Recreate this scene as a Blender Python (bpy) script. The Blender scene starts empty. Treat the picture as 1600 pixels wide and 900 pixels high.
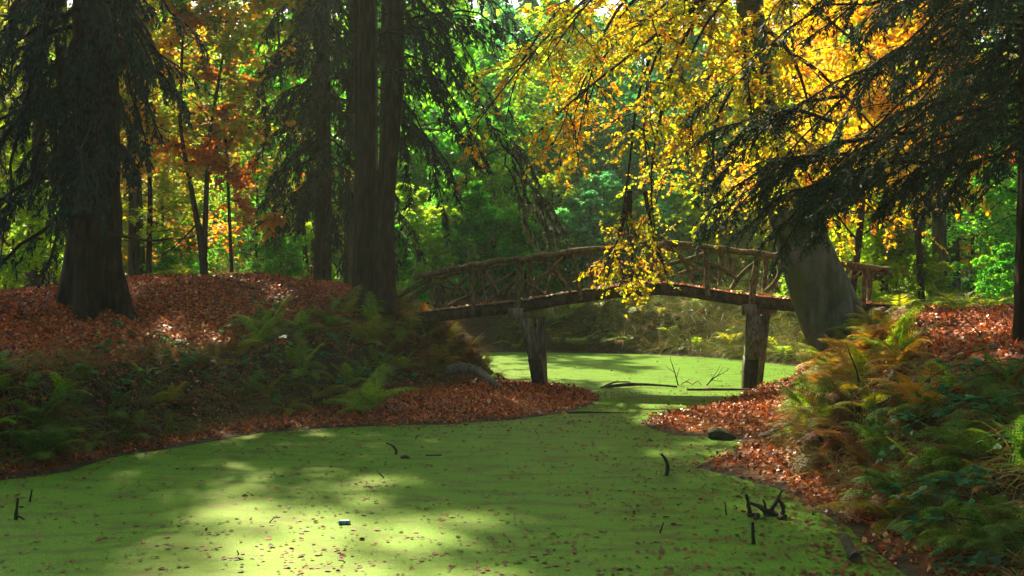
import bpy, math
import numpy as np

# ------------------------------------------------------------------ camera, sky, sun, exposure
scene = bpy.context.scene
F = 1600.0; CH = 2.5; HOR = 430.0            # focal length in photo pixels, eye height, horizon row
cam_d = bpy.data.cameras.new('camera'); cam = bpy.data.objects.new('camera', cam_d)
scene.collection.objects.link(cam); scene.camera = cam
cam.location = (0, 0, CH); cam.rotation_euler = (math.radians(90), 0, 0)
cam_d.sensor_width = 36; cam_d.lens = 36; cam_d.shift_y = -20 / 1600
cam_d.clip_start = 0.1; cam_d.clip_end = 3000

SUN_AZ, SUN_EL = math.radians(-20), math.radians(42)     # azimuth from +Y towards +X
SUN = np.array([math.sin(SUN_AZ) * math.cos(SUN_EL), math.cos(SUN_AZ) * math.cos(SUN_EL), math.sin(SUN_EL)])
world = bpy.data.worlds.new('World'); scene.world = world; world.use_nodes = True
wn = world.node_tree
sky = wn.nodes.new('ShaderNodeTexSky'); sky.sky_type = 'NISHITA'; sky.sun_disc = False
sky.sun_elevation = SUN_EL; sky.sun_rotation = SUN_AZ
sky.dust_density = 3.5; sky.air_density = 0.7; sky.ozone_density = 0.3
wn.nodes['Background'].inputs[1].default_value = 0.085
wn.links.new(sky.outputs[0], wn.nodes['Background'].inputs[0])
sl = bpy.data.lights.new('sun', 'SUN'); so = bpy.data.objects.new('sun', sl); scene.collection.objects.link(so)
sl.energy = 5.0; sl.angle = math.radians(1.0); sl.color = (1.0, 0.84, 0.56)
from mathutils import Vector
so.rotation_euler = Vector(SUN).to_track_quat('Z', 'Y').to_euler()
so.location = (0, 0, 40)
vs = scene.view_settings
vs.view_transform = 'Standard'; vs.look = 'None'; vs.gamma = 1; vs.use_curve_mapping = False
vs.exposure = 2.0
cy = scene.cycles
cy.use_denoising = True; cy.use_adaptive_sampling = False; cy.denoising_prefilter = 'ACCURATE'; cy.max_bounces = 6; cy.diffuse_bounces = 3; cy.glossy_bounces = 2
cy.transmission_bounces = 3; cy.transparent_max_bounces = 4; cy.volume_bounces = 0
cy.caustics_reflective = False; cy.caustics_refractive = False; cy.sample_clamp_indirect = 4
HAZE = 0.0005

# ------------------------------------------------------------------ helpers
C = scene.collection
rng = np.random.default_rng(7)

def W(px, py, Y):                             # the world point seen at a photo pixel, at depth Y
    return np.array([(px - 800) / F * Y, Y, CH - (py - HOR) / F * Y])
def WG(px, py, z=0.0):                        # the same on a level plane
    return W(px, py, (CH - z) * F / (py - HOR))
def PL(l): return np.array([W(*p) for p in l])
def nrm(a): return a / np.maximum(np.linalg.norm(a, axis=-1, keepdims=True), 1e-9)
def sm(t): t = np.clip(t, 0, 1); return t * t * (3 - 2 * t)

def origin_of(p):
    o = np.zeros(3)
    while p is not None:
        o = o + np.array(p.location); p = p.parent
    return o

class MB:
    def __init__(s): s.V = []; s.Q = []; s.T = []; s.A = []; s.n = 0
    def add(s, V, Q=None, T=None, v=0.5):
        V = np.asarray(V, float).reshape(-1, 3)
        if Q is not None and len(Q): s.Q.append(np.asarray(Q).reshape(-1, 4) + s.n)
        if T is not None and len(T): s.T.append(np.asarray(T).reshape(-1, 3) + s.n)
        a = np.asarray(v, float).ravel()
        s.A.append(np.full(len(V), a[0]) if len(a) == 1 else a)
        s.V.append(V); s.n += len(V)
    def arrays(s):
        V = np.concatenate(s.V); A = np.concatenate(s.A)
        Q = np.concatenate(s.Q) if s.Q else np.zeros((0, 4), int)
        T = np.concatenate(s.T) if s.T else np.zeros((0, 3), int)
        return V, Q, T, A
    def mesh(s, name, mat, smooth=False, off=None):
        V, Q, T, A = s.arrays()
        if off is not None: V = V - off
        me = bpy.data.meshes.new(name)
        me.vertices.add(len(V)); me.vertices.foreach_set('co', V.astype(np.float32).ravel())
        me.loops.add(len(Q) * 4 + len(T) * 3)
        me.loops.foreach_set('vertex_index', np.concatenate([Q.ravel(), T.ravel()]).astype(np.int32))
        me.polygons.add(len(Q) + len(T))
        st = np.concatenate([np.arange(len(Q)) * 4, len(Q) * 4 + np.arange(len(T)) * 3])
        me.polygons.foreach_set('loop_start', st.astype(np.int32))
        at = me.attributes.new('v', 'FLOAT', 'POINT'); at.data.foreach_set('value', A.astype(np.float32))
        me.update(calc_edges=True); me.validate()
        if smooth: me.polygons.foreach_set('use_smooth', np.ones(len(me.polygons), bool))
        me.materials.append(mat)
        return me
    def build(s, name, mat, parent=None, smooth=False, color=None):
        me = s.mesh(name, mat, smooth, origin_of(parent))
        return link(name, me, parent, color=color)

def link(name, me, parent=None, loc=None, rot=None, scl=None, color=None):
    o = bpy.data.objects.new(name, me); C.objects.link(o); o.parent = parent
    if loc is not None: o.location = loc
    if rot is not None: o.rotation_euler = rot
    if scl is not None: o.scale = (scl,) * 3 if np.isscalar(scl) else scl
    if color is not None: o.color = (*color, 1)
    return o
def tag(o, label=None, cat=None, group=None, kind=None):
    if label: o['label'] = label
    if cat: o['category'] = cat
    if group: o['group'] = group
    if kind: o['kind'] = kind
    return o
def thing(name, loc, label, cat, group=None, rz=0, scl=None):
    o = link(name, None, None, tuple(loc), (0, 0, rz), scl); return tag(o, label, cat, group)

def tubes(mb, P, R, sides=5, v=0.5, cap=False, jag=0.0):
    """P (B,n,3) centre lines, R (B,n) radii"""
    P = np.asarray(P, float); R = np.asarray(R, float)
    if P.ndim == 2: P = P[None]; R = R[None]
    B, n, _ = P.shape
    if B == 0: return
    T = nrm(np.gradient(P, axis=1))
    m = nrm(T.mean(1)); ref = np.where(np.abs(m[:, 2:3]) > 0.8, [[1., 0, 0]], [[0, 0, 1.]])
    U = nrm(np.cross(T, ref[:, None, :])); Wv = np.cross(T, U)
    th = np.arange(sides) * 2 * np.pi / sides
    r = R[:, :, None] * (1 + jag * rng.standard_normal((B, n, sides)))
    V = P[:, :, None, :] + r[..., None] * (np.cos(th)[None, None, :, None] * U[:, :, None, :] + np.sin(th)[None, None, :, None] * Wv[:, :, None, :])
    idx = np.arange(B * n * sides).reshape(B, n, sides)
    a = idx[:, :-1]; b = idx[:, 1:]
    Q = np.stack([a, np.roll(a, -1, 2), np.roll(b, -1, 2), b], -1).reshape(-1, 4)
    vv = np.asarray(v, float)
    vv = np.repeat(vv, n * sides) if vv.ndim else v
    T3 = []
    if cap:
        for row, flip in ((idx[:, 0], 1), (idx[:, -1], -1)):
            for k in range(1, sides - 1):
                T3.append(np.stack([row[:, 0], row[:, k], row[:, k + 1]][::flip], -1))
        T3 = np.concatenate(T3)
    mb.add(V, Q, T3 if cap else None, vv)

LEAF6 = np.array([(0, 0, 0), (.30, .34, .07), (.72, .30, .05), (1, 0, -.06), (.72, -.30, .05), (.30, -.34, .07)])
LEAF4 = np.array([(0, 0, 0), (.48, .38, .08), (1, 0, -.04), (.48, -.38, .08)])
NEEDLE = np.array([(0, 0, 0), (.35, .13, .0), (1, 0, -.03), (.35, -.13, .0)])
def leaves(mb, pos, axis, nor, size, v, tmpl=LEAF4):
    pos = np.asarray(pos); N = len(pos)
    if N == 0: return
    a = nrm(axis); s = nrm(np.cross(nor, a)); k = np.cross(a, s)
    size = np.broadcast_to(np.asarray(size, float), (N,))[:, None, None]
    V = pos[:, None] + size * (tmpl[None, :, 0:1] * a[:, None] + tmpl[None, :, 1:2] * s[:, None] + tmpl[None, :, 2:3] * k[:, None])
    m = len(tmpl); base = np.arange(N)[:, None] * m
    if m == 4: Q = base + np.array([[0, 3, 2, 1]])
    else: Q = np.concatenate([base + np.array([[0, 3, 2, 1]]), base + np.array([[0, 5, 4, 3]])])
    mb.add(V, Q, None, np.repeat(np.broadcast_to(v, (N,)), m))

def grow(starts, dirs, lens, n=6, wig=0.15, pull=(0, 0, 0)):
    """batch of curved centre lines -> (B,n,3)"""
    B = len(starts); P = np.zeros((B, n, 3)); P[:, 0] = starts; d = nrm(np.asarray(dirs, float))
    st = (np.asarray(lens) / (n - 1))[:, None]
    for i in range(1, n):
        d = nrm(d + wig * rng.standard_normal((B, 3)) + np.asarray(pull) / (n - 1))
        P[:, i] = P[:, i - 1] + d * st
    return P
def along(P, k, lo=0.2, hi=1.0):
    """k random points on each of the lines -> points, tangents, parameter, parent index"""
    B, n, _ = P.shape
    t = rng.uniform(lo, hi, (B, k)); f = t * (n - 1); i = np.minimum(f.astype(int), n - 2); u = (f - i)[..., None]
    r = np.arange(B)[:, None]
    p = P[r, i] * (1 - u) + P[r, i + 1] * u
    tg = nrm(P[r, i + 1] - P[r, i])
    return p.reshape(-1, 3), tg.reshape(-1, 3), t.ravel(), np.repeat(np.arange(B), k)

def vnoise(x, y, f, s=0):
    x = x * f + s * 17.3; y = y * f - s * 9.1
    return (np.sin(x * 1.3 + 1.7 * np.sin(y * .7)) + np.sin(y * 1.1 + 1.9 * np.sin(x * .8 + 2)) + np.sin((x + y) * .9 + s)) / 3
def resample(pts, n):
    pts = np.asarray(pts, float); d = np.r_[0, np.cumsum(np.linalg.norm(np.diff(pts[:, :3], axis=0), axis=1))]
    t = np.linspace(0, d[-1], n)
    out = np.stack([np.interp(t, d, pts[:, k]) for k in range(pts.shape[1])], 1)
    for _ in range(2): out[1:-1] = .25 * out[:-2] + .5 * out[1:-1] + .25 * out[2:]
    return out

# ------------------------------------------------------------------ materials
def newmat(name):
    m = bpy.data.materials.new(name); m.use_nodes = True
    return m, m.node_tree, m.node_tree.nodes['Principled BSDF']
def N_(t, kind, **kw):
    n = t.nodes.new(kind)
    for k, v in kw.items(): setattr(n, k, v)
    return n
def ramp(t, fac, stops):
    r = N_(t, 'ShaderNodeValToRGB'); e = r.color_ramp.elements
    while len(e) < len(stops): e.new(0.5)
    for k, (p, c) in enumerate(stops): e[k].position = p; e[k].color = (*c, 1)
    t.links.new(fac, r.inputs[0]); return r.outputs[0]
def leafmat(name, stops=None, trans=0.58, rough=0.55, spec=0.25, tsat=1.0, gain=1.6):
    """thin leaf: reflecting and letting light through; colours by the leaf's own value (stops) or the object's colour"""
    m, t, p = newmat(name); L = t.links
    at = N_(t, 'ShaderNodeAttribute', attribute_name='v')
    if stops: col = ramp(t, at.outputs['Fac'], stops)
    else:
        oi = N_(t, 'ShaderNodeObjectInfo'); h = N_(t, 'ShaderNodeHueSaturation')
        mh = N_(t, 'ShaderNodeMapRange'); mh.inputs[3].default_value = .45; mh.inputs[4].default_value = .54
        mv = N_(t, 'ShaderNodeMapRange'); mv.inputs[3].default_value = 1.5; mv.inputs[4].default_value = .6
        L.new(at.outputs['Fac'], mh.inputs[0]); L.new(at.outputs['Fac'], mv.inputs[0])
        L.new(mh.outputs[0], h.inputs['Hue']); L.new(mv.outputs[0], h.inputs['Value']); L.new(oi.outputs['Color'], h.inputs['Color'])
        col = h.outputs[0]
    L.new(col, p.inputs['Base Color']); p.inputs['Roughness'].default_value = rough
    p.inputs['Specular IOR Level'].default_value = spec
    tr = N_(t, 'ShaderNodeBsdfTranslucent'); g = N_(t, 'ShaderNodeHueSaturation')
    g.inputs['Value'].default_value = gain; g.inputs['Saturation'].default_value = tsat
    L.new(col, g.inputs['Color']); L.new(g.outputs[0], tr.inputs[0])
    mx = N_(t, 'ShaderNodeMixShader'); mx.inputs[0].default_value = trans
    L.new(p.outputs[0], mx.inputs[1]); L.new(tr.outputs[0], mx.inputs[2])
    L.new(mx.outputs[0], t.nodes['Material Output'].inputs[0])
    return m
def barkmat(name, c1, c2, c3=None, scale=6, stretch=0.15, bump=0.5, moss=0.0, rough=0.9):
    m, t, p = newmat(name); L = t.links
    tc = N_(t, 'ShaderNodeTexCoord'); mp = N_(t, 'ShaderNodeMapping'); mp.inputs['Scale'].default_value = (1, 1, stretch)
    L.new(tc.outputs['Object'], mp.inputs[0])
    n1 = N_(t, 'ShaderNodeTexNoise'); n1.inputs['Scale'].default_value = scale; n1.inputs['Detail'].default_value = 8; n1.inputs['Roughness'].default_value = .65
    L.new(mp.outputs[0], n1.inputs['Vector'])
    col = ramp(t, n1.outputs['Fac'], [(.38, c1), (.5, c2), (.64, c3 or c2)])
    if moss:
        n2 = N_(t, 'ShaderNodeTexNoise'); n2.inputs['Scale'].default_value = 2.2; n2.inputs['Detail'].default_value = 5
        L.new(tc.outputs['Object'], n2.inputs['Vector'])
        f = N_(t, 'ShaderNodeMapRange'); f.inputs[1].default_value = .45; f.inputs[2].default_value = .7; f.inputs[4].default_value = moss
        L.new(n2.outputs['Fac'], f.inputs[0])
        mx = N_(t, 'ShaderNodeMix', data_type='RGBA'); mx.inputs[7].default_value = (.06, .085, .02, 1)
        L.new(f.outputs[0], mx.inputs[0]); L.new(col, mx.inputs[6]); col = mx.outputs[2]
    L.new(col, p.inputs['Base Color']); p.inputs['Roughness'].default_value = rough; p.inputs['Specular IOR Level'].default_value = .16
    p.inputs['Specular Tint'].default_value = (.95, 1, .45, 1)
    b = N_(t, 'ShaderNodeBump'); b.inputs['Strength'].default_value = bump; b.inputs['Distance'].default_value = .05
    L.new(n1.outputs['Fac'], b.inputs['Height']); L.new(b.outputs[0], p.inputs['Normal'])
    return m

M = {}
M['leaf'] = leafmat('leaf', gain=2.3)
M['yellow'] = leafmat('yellow_beech_leaf', [(0, (.22, .32, .006)), (.25, (.46, .42, .006)), (.5, (.66, .46, .006)), (.78, (.66, .28, .005)), (1, (.48, .11, .004))], trans=.6, gain=1.5)
M['orange'] = leafmat('orange_beech_leaf', [(0, (.07, .20, .006)), (.35, (.20, .30, .006)), (.55, (.44, .28, .006)), (.8, (.52, .16, .005)), (1, (.36, .06, .004))], trans=.58)
M['litter'] = leafmat('fallen_leaf', [(0, (.045, .014, .004)), (.3, (.19, .040, .004)), (.58, (.46, .075, .003)), (.8, (.46, .13, .008)), (1, (.50, .28, .09))], trans=.15, rough=.5, spec=.35)
M['pondleaf'] = leafmat('floating_leaf', [(0, (.022, .012, .004)), (.4, (.075, .024, .005)), (.75, (.18, .052, .007)), (1, (.26, .15, .02))], trans=.1, rough=.6, spec=.15)
M['conifer'] = leafmat('conifer_needle', trans=.25, rough=.6, spec=.2, gain=1.4)
M['fern'] = leafmat('fern_frond', trans=.5, rough=.55, spec=.3)
M['grass'] = leafmat('grass_blade', [(0, (.05, .13, .008)), (.4, (.10, .15, .012)), (.7, (.13, .085, .02)), (1, (.22, .14, .05))], trans=.35)
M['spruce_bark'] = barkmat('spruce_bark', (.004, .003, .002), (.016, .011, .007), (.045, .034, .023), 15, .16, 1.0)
M['beech_bark'] = barkmat('beech_bark', (.040, .044, .030), (.080, .084, .060), (.125, .125, .092), 5, .35, .5, moss=.9, rough=.75)
M['bark'] = barkmat('wood_bark', (.020, .016, .012), (.055, .045, .036), (.095, .082, .066), 8, .2, .6, moss=.35)
M['twig'] = barkmat('twig_bark', (.012, .009, .007), (.030, .022, .016), None, 20, .4, .3)
M['log'] = barkmat('weathered_pole', (.034, .025, .012), (.115, .088, .040), (.22, .175, .090), 18, .5, .6, moss=.5)
M['beam'] = barkmat('dark_beam', (.018, .012, .008), (.050, .034, .020), (.085, .060, .036), 12, .6, .4, moss=.3)
M['pile'] = barkmat('grey_pile', (.06, .054, .043), (.15, .13, .104), (.24, .21, .17), 16, .12, .4, moss=.35)
M['wet'] = barkmat('wet_wood', (.008, .006, .005), (.026, .020, .015), (.05, .042, .032), 14, .4, .5, rough=.55)
M['stone'] = barkmat('wet_stone', (.01, .01, .008), (.025, .028, .018), (.05, .055, .035), 14, 1, .9, moss=.5, rough=.8)

def ground_mat():
    m, t, p = newmat('leafy_ground'); L = t.links
    tc = N_(t, 'ShaderNodeTexCoord')
    vo = N_(t, 'ShaderNodeTexVoronoi'); vo.inputs['Scale'].default_value = 14
    n0 = N_(t, 'ShaderNodeTexNoise'); n0.inputs['Scale'].default_value = 9; n0.inputs['Detail'].default_value = 3
    mpv = N_(t, 'ShaderNodeVectorMath', operation='ADD'); L.new(tc.outputs['Object'], mpv.inputs[0]); L.new(n0.outputs['Color'], mpv.inputs[1])
    L.new(mpv.outputs[0], vo.inputs['Vector'])
    sep = N_(t, 'ShaderNodeSeparateColor'); L.new(vo.outputs['Color'], sep.inputs[0])
    leaf = ramp(t, sep.outputs[0], [(0, (.035, .010, .003)), (.4, (.13, .026, .005)), (.75, (.22, .048, .007)), (1, (.26, .11, .03))])
    n1 = N_(t, 'ShaderNodeTexNoise'); n1.inputs['Scale'].default_value = 5; n1.inputs['Detail'].default_value = 8; L.new(tc.outputs['Object'], n1.inputs['Vector'])
    soil = ramp(t, n1.outputs['Fac'], [(.3, (.010, .008, .005)), (.6, (.034, .024, .013)), (.8, (.045, .045, .016))])
    at = N_(t, 'ShaderNodeAttribute', attribute_name='v')
    mx = N_(t, 'ShaderNodeMix', data_type='RGBA'); L.new(at.outputs['Fac'], mx.inputs[0]); L.new(soil, mx.inputs[6]); L.new(leaf, mx.inputs[7])
    L.new(mx.outputs[2], p.inputs['Base Color']); p.inputs['Roughness'].default_value = .85; p.inputs['Specular IOR Level'].default_value = .16
    p.inputs['Specular Tint'].default_value = (.95, 1, .45, 1)
    b = N_(t, 'ShaderNodeBump'); b.inputs['Strength'].default_value = .8; b.inputs['Distance'].default_value = .03
    L.new(vo.outputs['Distance'], b.inputs['Height']); L.new(b.outputs[0], p.inputs['Normal'])
    return m
def pond_mat():
    m, t, p = newmat('duckweed'); L = t.links
    tc = N_(t, 'ShaderNodeTexCoord')
    vo = N_(t, 'ShaderNodeTexVoronoi'); vo.inputs['Scale'].default_value = 120; L.new(tc.outputs['Object'], vo.inputs['Vector'])
    sep = N_(t, 'ShaderNodeSeparateColor'); L.new(vo.outputs['Color'], sep.inputs[0])
    fine = ramp(t, sep.outputs[0], [(0, (.020, .088, .002)), (.5, (.034, .142, .003)), (.85, (.060, .19, .006)), (1, (.18, .26, .03))])
    mp = N_(t, 'ShaderNodeMapping'); mp.inputs['Scale'].default_value = (.5, 1.3, 1); L.new(tc.outputs['Object'], mp.inputs[0])
    n1 = N_(t, 'ShaderNodeTexNoise'); n1.inputs['Scale'].default_value = 1.1; n1.inputs['Detail'].default_value = 7; n1.inputs['Roughness'].default_value = .6; L.new(mp.outputs[0], n1.inputs['Vector'])
    f = N_(t, 'ShaderNodeMapRange'); f.inputs[1].default_value = .45; f.inputs[2].default_value = .75; f.inputs[4].default_value = .55; L.new(n1.outputs['Fac'], f.inputs[0])
    mx = N_(t, 'ShaderNodeMix', data_type='RGBA'); mx.inputs[7].default_value = (.075, .17, .006, 1)
    L.new(f.outputs[0], mx.inputs[0]); L.new(fine, mx.inputs[6])
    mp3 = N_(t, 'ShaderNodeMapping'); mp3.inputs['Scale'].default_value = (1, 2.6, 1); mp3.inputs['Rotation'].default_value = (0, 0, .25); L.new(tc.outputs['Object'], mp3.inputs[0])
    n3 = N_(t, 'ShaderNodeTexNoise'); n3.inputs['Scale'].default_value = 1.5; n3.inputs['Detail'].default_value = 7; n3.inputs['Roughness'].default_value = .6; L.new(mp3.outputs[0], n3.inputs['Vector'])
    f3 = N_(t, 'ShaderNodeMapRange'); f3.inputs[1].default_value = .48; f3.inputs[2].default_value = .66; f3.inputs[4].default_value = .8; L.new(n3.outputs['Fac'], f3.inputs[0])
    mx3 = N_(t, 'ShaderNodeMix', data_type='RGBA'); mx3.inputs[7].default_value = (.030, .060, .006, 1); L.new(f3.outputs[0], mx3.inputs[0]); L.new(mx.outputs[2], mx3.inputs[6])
    df = N_(t, 'ShaderNodeBsdfDiffuse'); L.new(mx3.outputs[2], df.inputs['Color'])
    n2 = N_(t, 'ShaderNodeTexNoise'); n2.inputs['Scale'].default_value = 3; n2.inputs['Detail'].default_value = 4; L.new(mp.outputs[0], n2.inputs['Vector'])
    gl = N_(t, 'ShaderNodeBsdfGlossy'); gl.inputs['Color'].default_value = (1, .93, .66, 1)
    r = N_(t, 'ShaderNodeMapRange'); r.inputs[3].default_value = .44; r.inputs[4].default_value = .62; L.new(n2.outputs['Fac'], r.inputs[0]); L.new(r.outputs[0], gl.inputs['Roughness'])
    b = N_(t, 'ShaderNodeBump'); b.inputs['Strength'].default_value = .35; b.inputs['Distance'].default_value = .006
    L.new(vo.outputs['Distance'], b.inputs['Height']); L.new(b.outputs[0], df.inputs['Normal']); L.new(b.outputs[0], gl.inputs['Normal'])
    ms = N_(t, 'ShaderNodeMixShader'); ms.inputs[0].default_value = .030; L.new(df.outputs[0], ms.inputs[1]); L.new(gl.outputs[0], ms.inputs[2])
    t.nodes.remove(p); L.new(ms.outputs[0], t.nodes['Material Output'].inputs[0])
    return m
M['ground'] = ground_mat(); M['pond'] = pond_mat()

# ------------------------------------------------------------------ terrain
POND = np.array([WG(*p)[:2] for p in [(0, 750), (60, 744), (110, 735), (175, 714), (250, 703), (330, 690), (400, 677), (500, 669), (590, 665), (700, 663), (800, 656), (880, 645), (925, 632), (935, 622), (915, 612), (880, 604), (800, 599)]]
    + [(-.9, 26.5), (-2.5, 30), (-6, 33.6)]
    + [WG(*p)[:2] for p in [(700, 550), (830, 550.5), (1000, 553), (1100, 558), (1180, 564), (1250, 573), (1245, 585), (1215, 598), (1180, 606), (1150, 622), (1090, 638), (1020, 650), (1000, 662), (1050, 680), (1150, 684), (1165, 697), (1130, 712), (1085, 730), (1150, 745), (1225, 766), (1260, 790), (1325, 822), (1420, 900)]]
    + [(3.45, 6.5), (2.6, 3.6), (-6, 3.4), (-8, 8)])
FOOT = np.array([WG(*p)[:2] for p in [(0, 742), (90, 728), (170, 708), (250, 694), (330, 678), (420, 662), (500, 652), (600, 638), (690, 618), (740, 602), (785, 592)]]
    + [(-.6, 27), (-2.6, 30.5), (-6, 34.2)]
    + [(-2, 33.9), (.7, 33.8), (4, 33), (6, 31.6), (7.6, 29.4), (8.4, 28), (7.6, 25.5), (5.9, 23), (5.25, 20.5), (4.9, 18.5), (4.35, 16.5), (3.75, 14.8), (3.5, 13.2), (3.65, 12), (3.75, 10.8), (3.62, 9), (3.7, 6.5), (2.8, 3.2), (-6.2, 3), (-8.4, 8)])
def sdist(poly, x, y):
    d = np.full(x.shape, 1e9); ins = np.zeros(x.shape, bool); n = len(poly)
    for i in range(n):
        a = poly[i]; b = poly[(i + 1) % n]; e = b - a
        t = np.clip(((x - a[0]) * e[0] + (y - a[1]) * e[1]) / (e @ e), 0, 1)
        d = np.minimum(d, (x - a[0] - t * e[0]) ** 2 + (y - a[1] - t * e[1]) ** 2)
        c = (a[1] > y) != (b[1] > y)
        ins ^= c & (x < (b[0] - a[0]) * (y - a[1]) / (b[1] - a[1] + 1e-12) + a[0])
    d = np.sqrt(d); return np.where(ins, -d, d)
def H(x, y):
    x = np.asarray(x, float); y = np.asarray(y, float)
    dp = sdist(POND, x, y); df = sdist(FOOT, x, y) + .10 * vnoise(x, y, 2.1)
    z = np.where(dp < 0, -.5 * sm(-dp / .8), .015 + .09 * np.clip(dp, 0, 1.3))
    right = sm((x - 1.5) / 2) * sm((30 - y) / 4)
    far = sm((y - 27) / 4)
    near = sm((6 - y) / 3) * sm((3.5 - np.abs(x)) / 1.0 + .5)
    w = 1.15 + .7 * right + .9 * far
    top = 1.12 * (1 - right) + 1.30 * right
    top = top + (.42 * sm(df / 5)) * (1 - right) + .36 * sm(df / 3) * right + .25 * far * (1 - right)
    top = top * (1 - .5 * near)
    top = top + .80 * np.exp(-.5 * (((x + 6.9) / 4.6) ** 2 + ((y - 22.6) / 5.2) ** 2)) * sm(df / 5.2)
    top = top + .50 * np.exp(-.5 * (((x + 3.5) / 1.4) ** 2 + ((y - 22.3) / 2.2) ** 2)) * sm(df / 2)
    top = top + .10 * vnoise(x, y, .8, 1) + .05 * vnoise(x, y, 2.3, 2)
    z = z + np.where(df > 0, (top - .1) * sm(df / w), 0) + .025 * vnoise(x, y, 4.5, 3) * (dp > 0.1)
    return z
def HN(x, y, e=.12):
    dx = (H(x + e, y) - H(x - e, y)) / (2 * e); dy = (H(x, y + e) - H(x, y - e)) / (2 * e)
    return nrm(np.stack([-dx, -dy, np.ones_like(dx)], -1))
def Hs(x, y): return float(H(np.array([x]), np.array([y]))[0])

ax = np.r_[-np.geomspace(320, 14.5, 26), np.arange(-14, 14.01, .17), np.geomspace(14.5, 320, 26)]
ay = np.r_[-np.geomspace(320, 2.5, 16), np.arange(-2, 37.01, .17), np.geomspace(37.5, 330, 28)]
gx, gy = np.meshgrid(ax, ay); gz = H(gx, gy)
gz = gz + np.where((gy > 60) | (np.abs(gx) > 40), .8 * vnoise(gx, gy, .08, 4), 0)
nx = len(ax); idx = np.arange(gx.size).reshape(gx.shape)
gq = np.stack([idx[:-1, :-1], idx[:-1, 1:], idx[1:, 1:], idx[1:, :-1]], -1).reshape(-1, 4)
slope = np.hypot(*np.gradient(gz)) / .17
lit = np.clip(1 - sm((slope - .45) / .5), 0, 1) * np.clip(.85 + .4 * vnoise(gx, gy, 1.3, 5), 0, 1)
lit = lit * (1 - .7 * sm((gy - 27) / 4)) * (1 - .7 * sm((np.abs(gx) - 16) / 6))
lit = lit * np.clip((sdist(POND, gx, gy) - .12 + .1 * vnoise(gx, gy, 5, 2)) / .2, 0, 1)
b = MB(); b.add(np.stack([gx, gy, gz], -1), gq, None, lit.ravel())
tag(b.build('ground', M['ground'], smooth=True), kind='structure')

pb = MB()                                           # the water, wholly covered with duckweed
px_, py_ = np.meshgrid(np.linspace(-16, 14, 31), np.linspace(2, 37, 36)); pi_ = np.arange(px_.size).reshape(px_.shape)
pb.add(np.stack([px_, py_, 0 * px_], -1), np.stack([pi_[:-1, :-1], pi_[:-1, 1:], pi_[1:, 1:], pi_[1:, :-1]], -1).reshape(-1, 4))
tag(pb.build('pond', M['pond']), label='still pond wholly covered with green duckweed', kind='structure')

def inview(x, y, m=1.2): return (np.abs(x) < .52 * y + m) & (y > 5)

# ------------------------------------------------------------------ shafts of sunlight: gaps kept free of leaves in the canopy
LIT = [(WG(360, 795), .30), (WG(310, 835), .16), (WG(490, 855), .34), (WG(590, 750), .28),
       (WG(760, 690), .12), (WG(960, 625), .5), (WG(1040, 628), .5),
       (W(1010, 250, 17.5), 2.0), (W(1080, 120, 18), 2.2), (W(930, 150, 17), 1.2), (W(980, 420, 20.3), 1.1), (W(1180, 250, 17.5), 1.3), (W(1380, 370, 19), 1.2),
       (W(1110, 450, 22.5), .8), (W(1200, 465, 22.3), .7), (W(1240, 650, 17), .7), (W(1180, 660, 16.5), .5),
       (W(1290, 580, 14), .65), (W(1240, 590, 15), .5), (W(1460, 540, 11), .6), (W(1540, 575, 9.3), .45), (W(1600, 580, 9.2), .45), (W(1400, 575, 10.5), .4),
       (W(1240, 500, 29.5), 2.0), (W(1090, 520, 32), 1.2), (W(1450, 430, 27), 2.0), (W(1560, 440, 28), 2.5),
       (W(60, 430, 30), 2.5), (W(300, 180, 24), 1.5), (W(340, 450, 21), .6), (W(420, 520, 18), .4)]
LP = np.array([l[0] for l in LIT]); LR = np.array([l[1] for l in LIT])
def open_sky(P, tmin=9.0, wob=.25):
    """True where a leaf stays: outside every shaft"""
    keep = np.ones(len(P), bool)
    for p, r in zip(LP, LR):
        d = P - p; t = d @ SUN; q = np.linalg.norm(d - t[:, None] * SUN, axis=1)
        keep &= ~((t > tmin) & (q < r + .12 + wob * vnoise(P[:, 0], P[:, 2], 1.5)))
    return keep
def filt(pos, *arrs, **kw):
    k = open_sky(pos, **kw); return (pos[k],) + tuple(a[k] for a in arrs)

# ------------------------------------------------------------------ trees
def ring_trunk(path, rad, sides=28, flare=0.0, lobes=5, fl_h=.14, rough=.02, twist=.6, seed=0, n=40):
    """one tapered trunk with ridges and spreading roots; path (k,3), rad (k)"""
    r0 = np.random.default_rng(seed)
    pr = resample(np.c_[path, rad], n); P = pr[:, :3]; R = pr[:, 3]
    T = nrm(np.gradient(P, axis=0)); U = nrm(np.cross(T, [[0, 1, 0]])); V = np.cross(T, U)
    th = np.arange(sides) * 2 * np.pi / sides; t = np.linspace(0, 1, n)[:, None]
    k = np.exp(-t / fl_h)
    ph = r0.uniform(0, 6.28, 4)
    mod = 1 + flare * k * (.55 + .6 * np.cos(lobes * th + ph[0] + twist * t) + .35 * np.cos((lobes - 2) * th + ph[1]))
    mod = mod + rough * (np.cos(9 * th + ph[2] + 3 * t) + np.cos(14 * th + ph[3] - 4 * t)) + rough * r0.standard_normal((n, sides)) * .6
    X = P[:, None] + (R[:, None] * mod)[..., None] * (np.cos(th)[None, :, None] * U[:, None] + np.sin(th)[None, :, None] * V[:, None])
    ii = np.arange(n * sides).reshape(n, sides); a = ii[:-1]; c = ii[1:]
    m = MB(); m.add(X, np.stack([a, c, np.roll(c, -1, 1), np.roll(a, -1, 1)], -1).reshape(-1, 4)); return m

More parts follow.
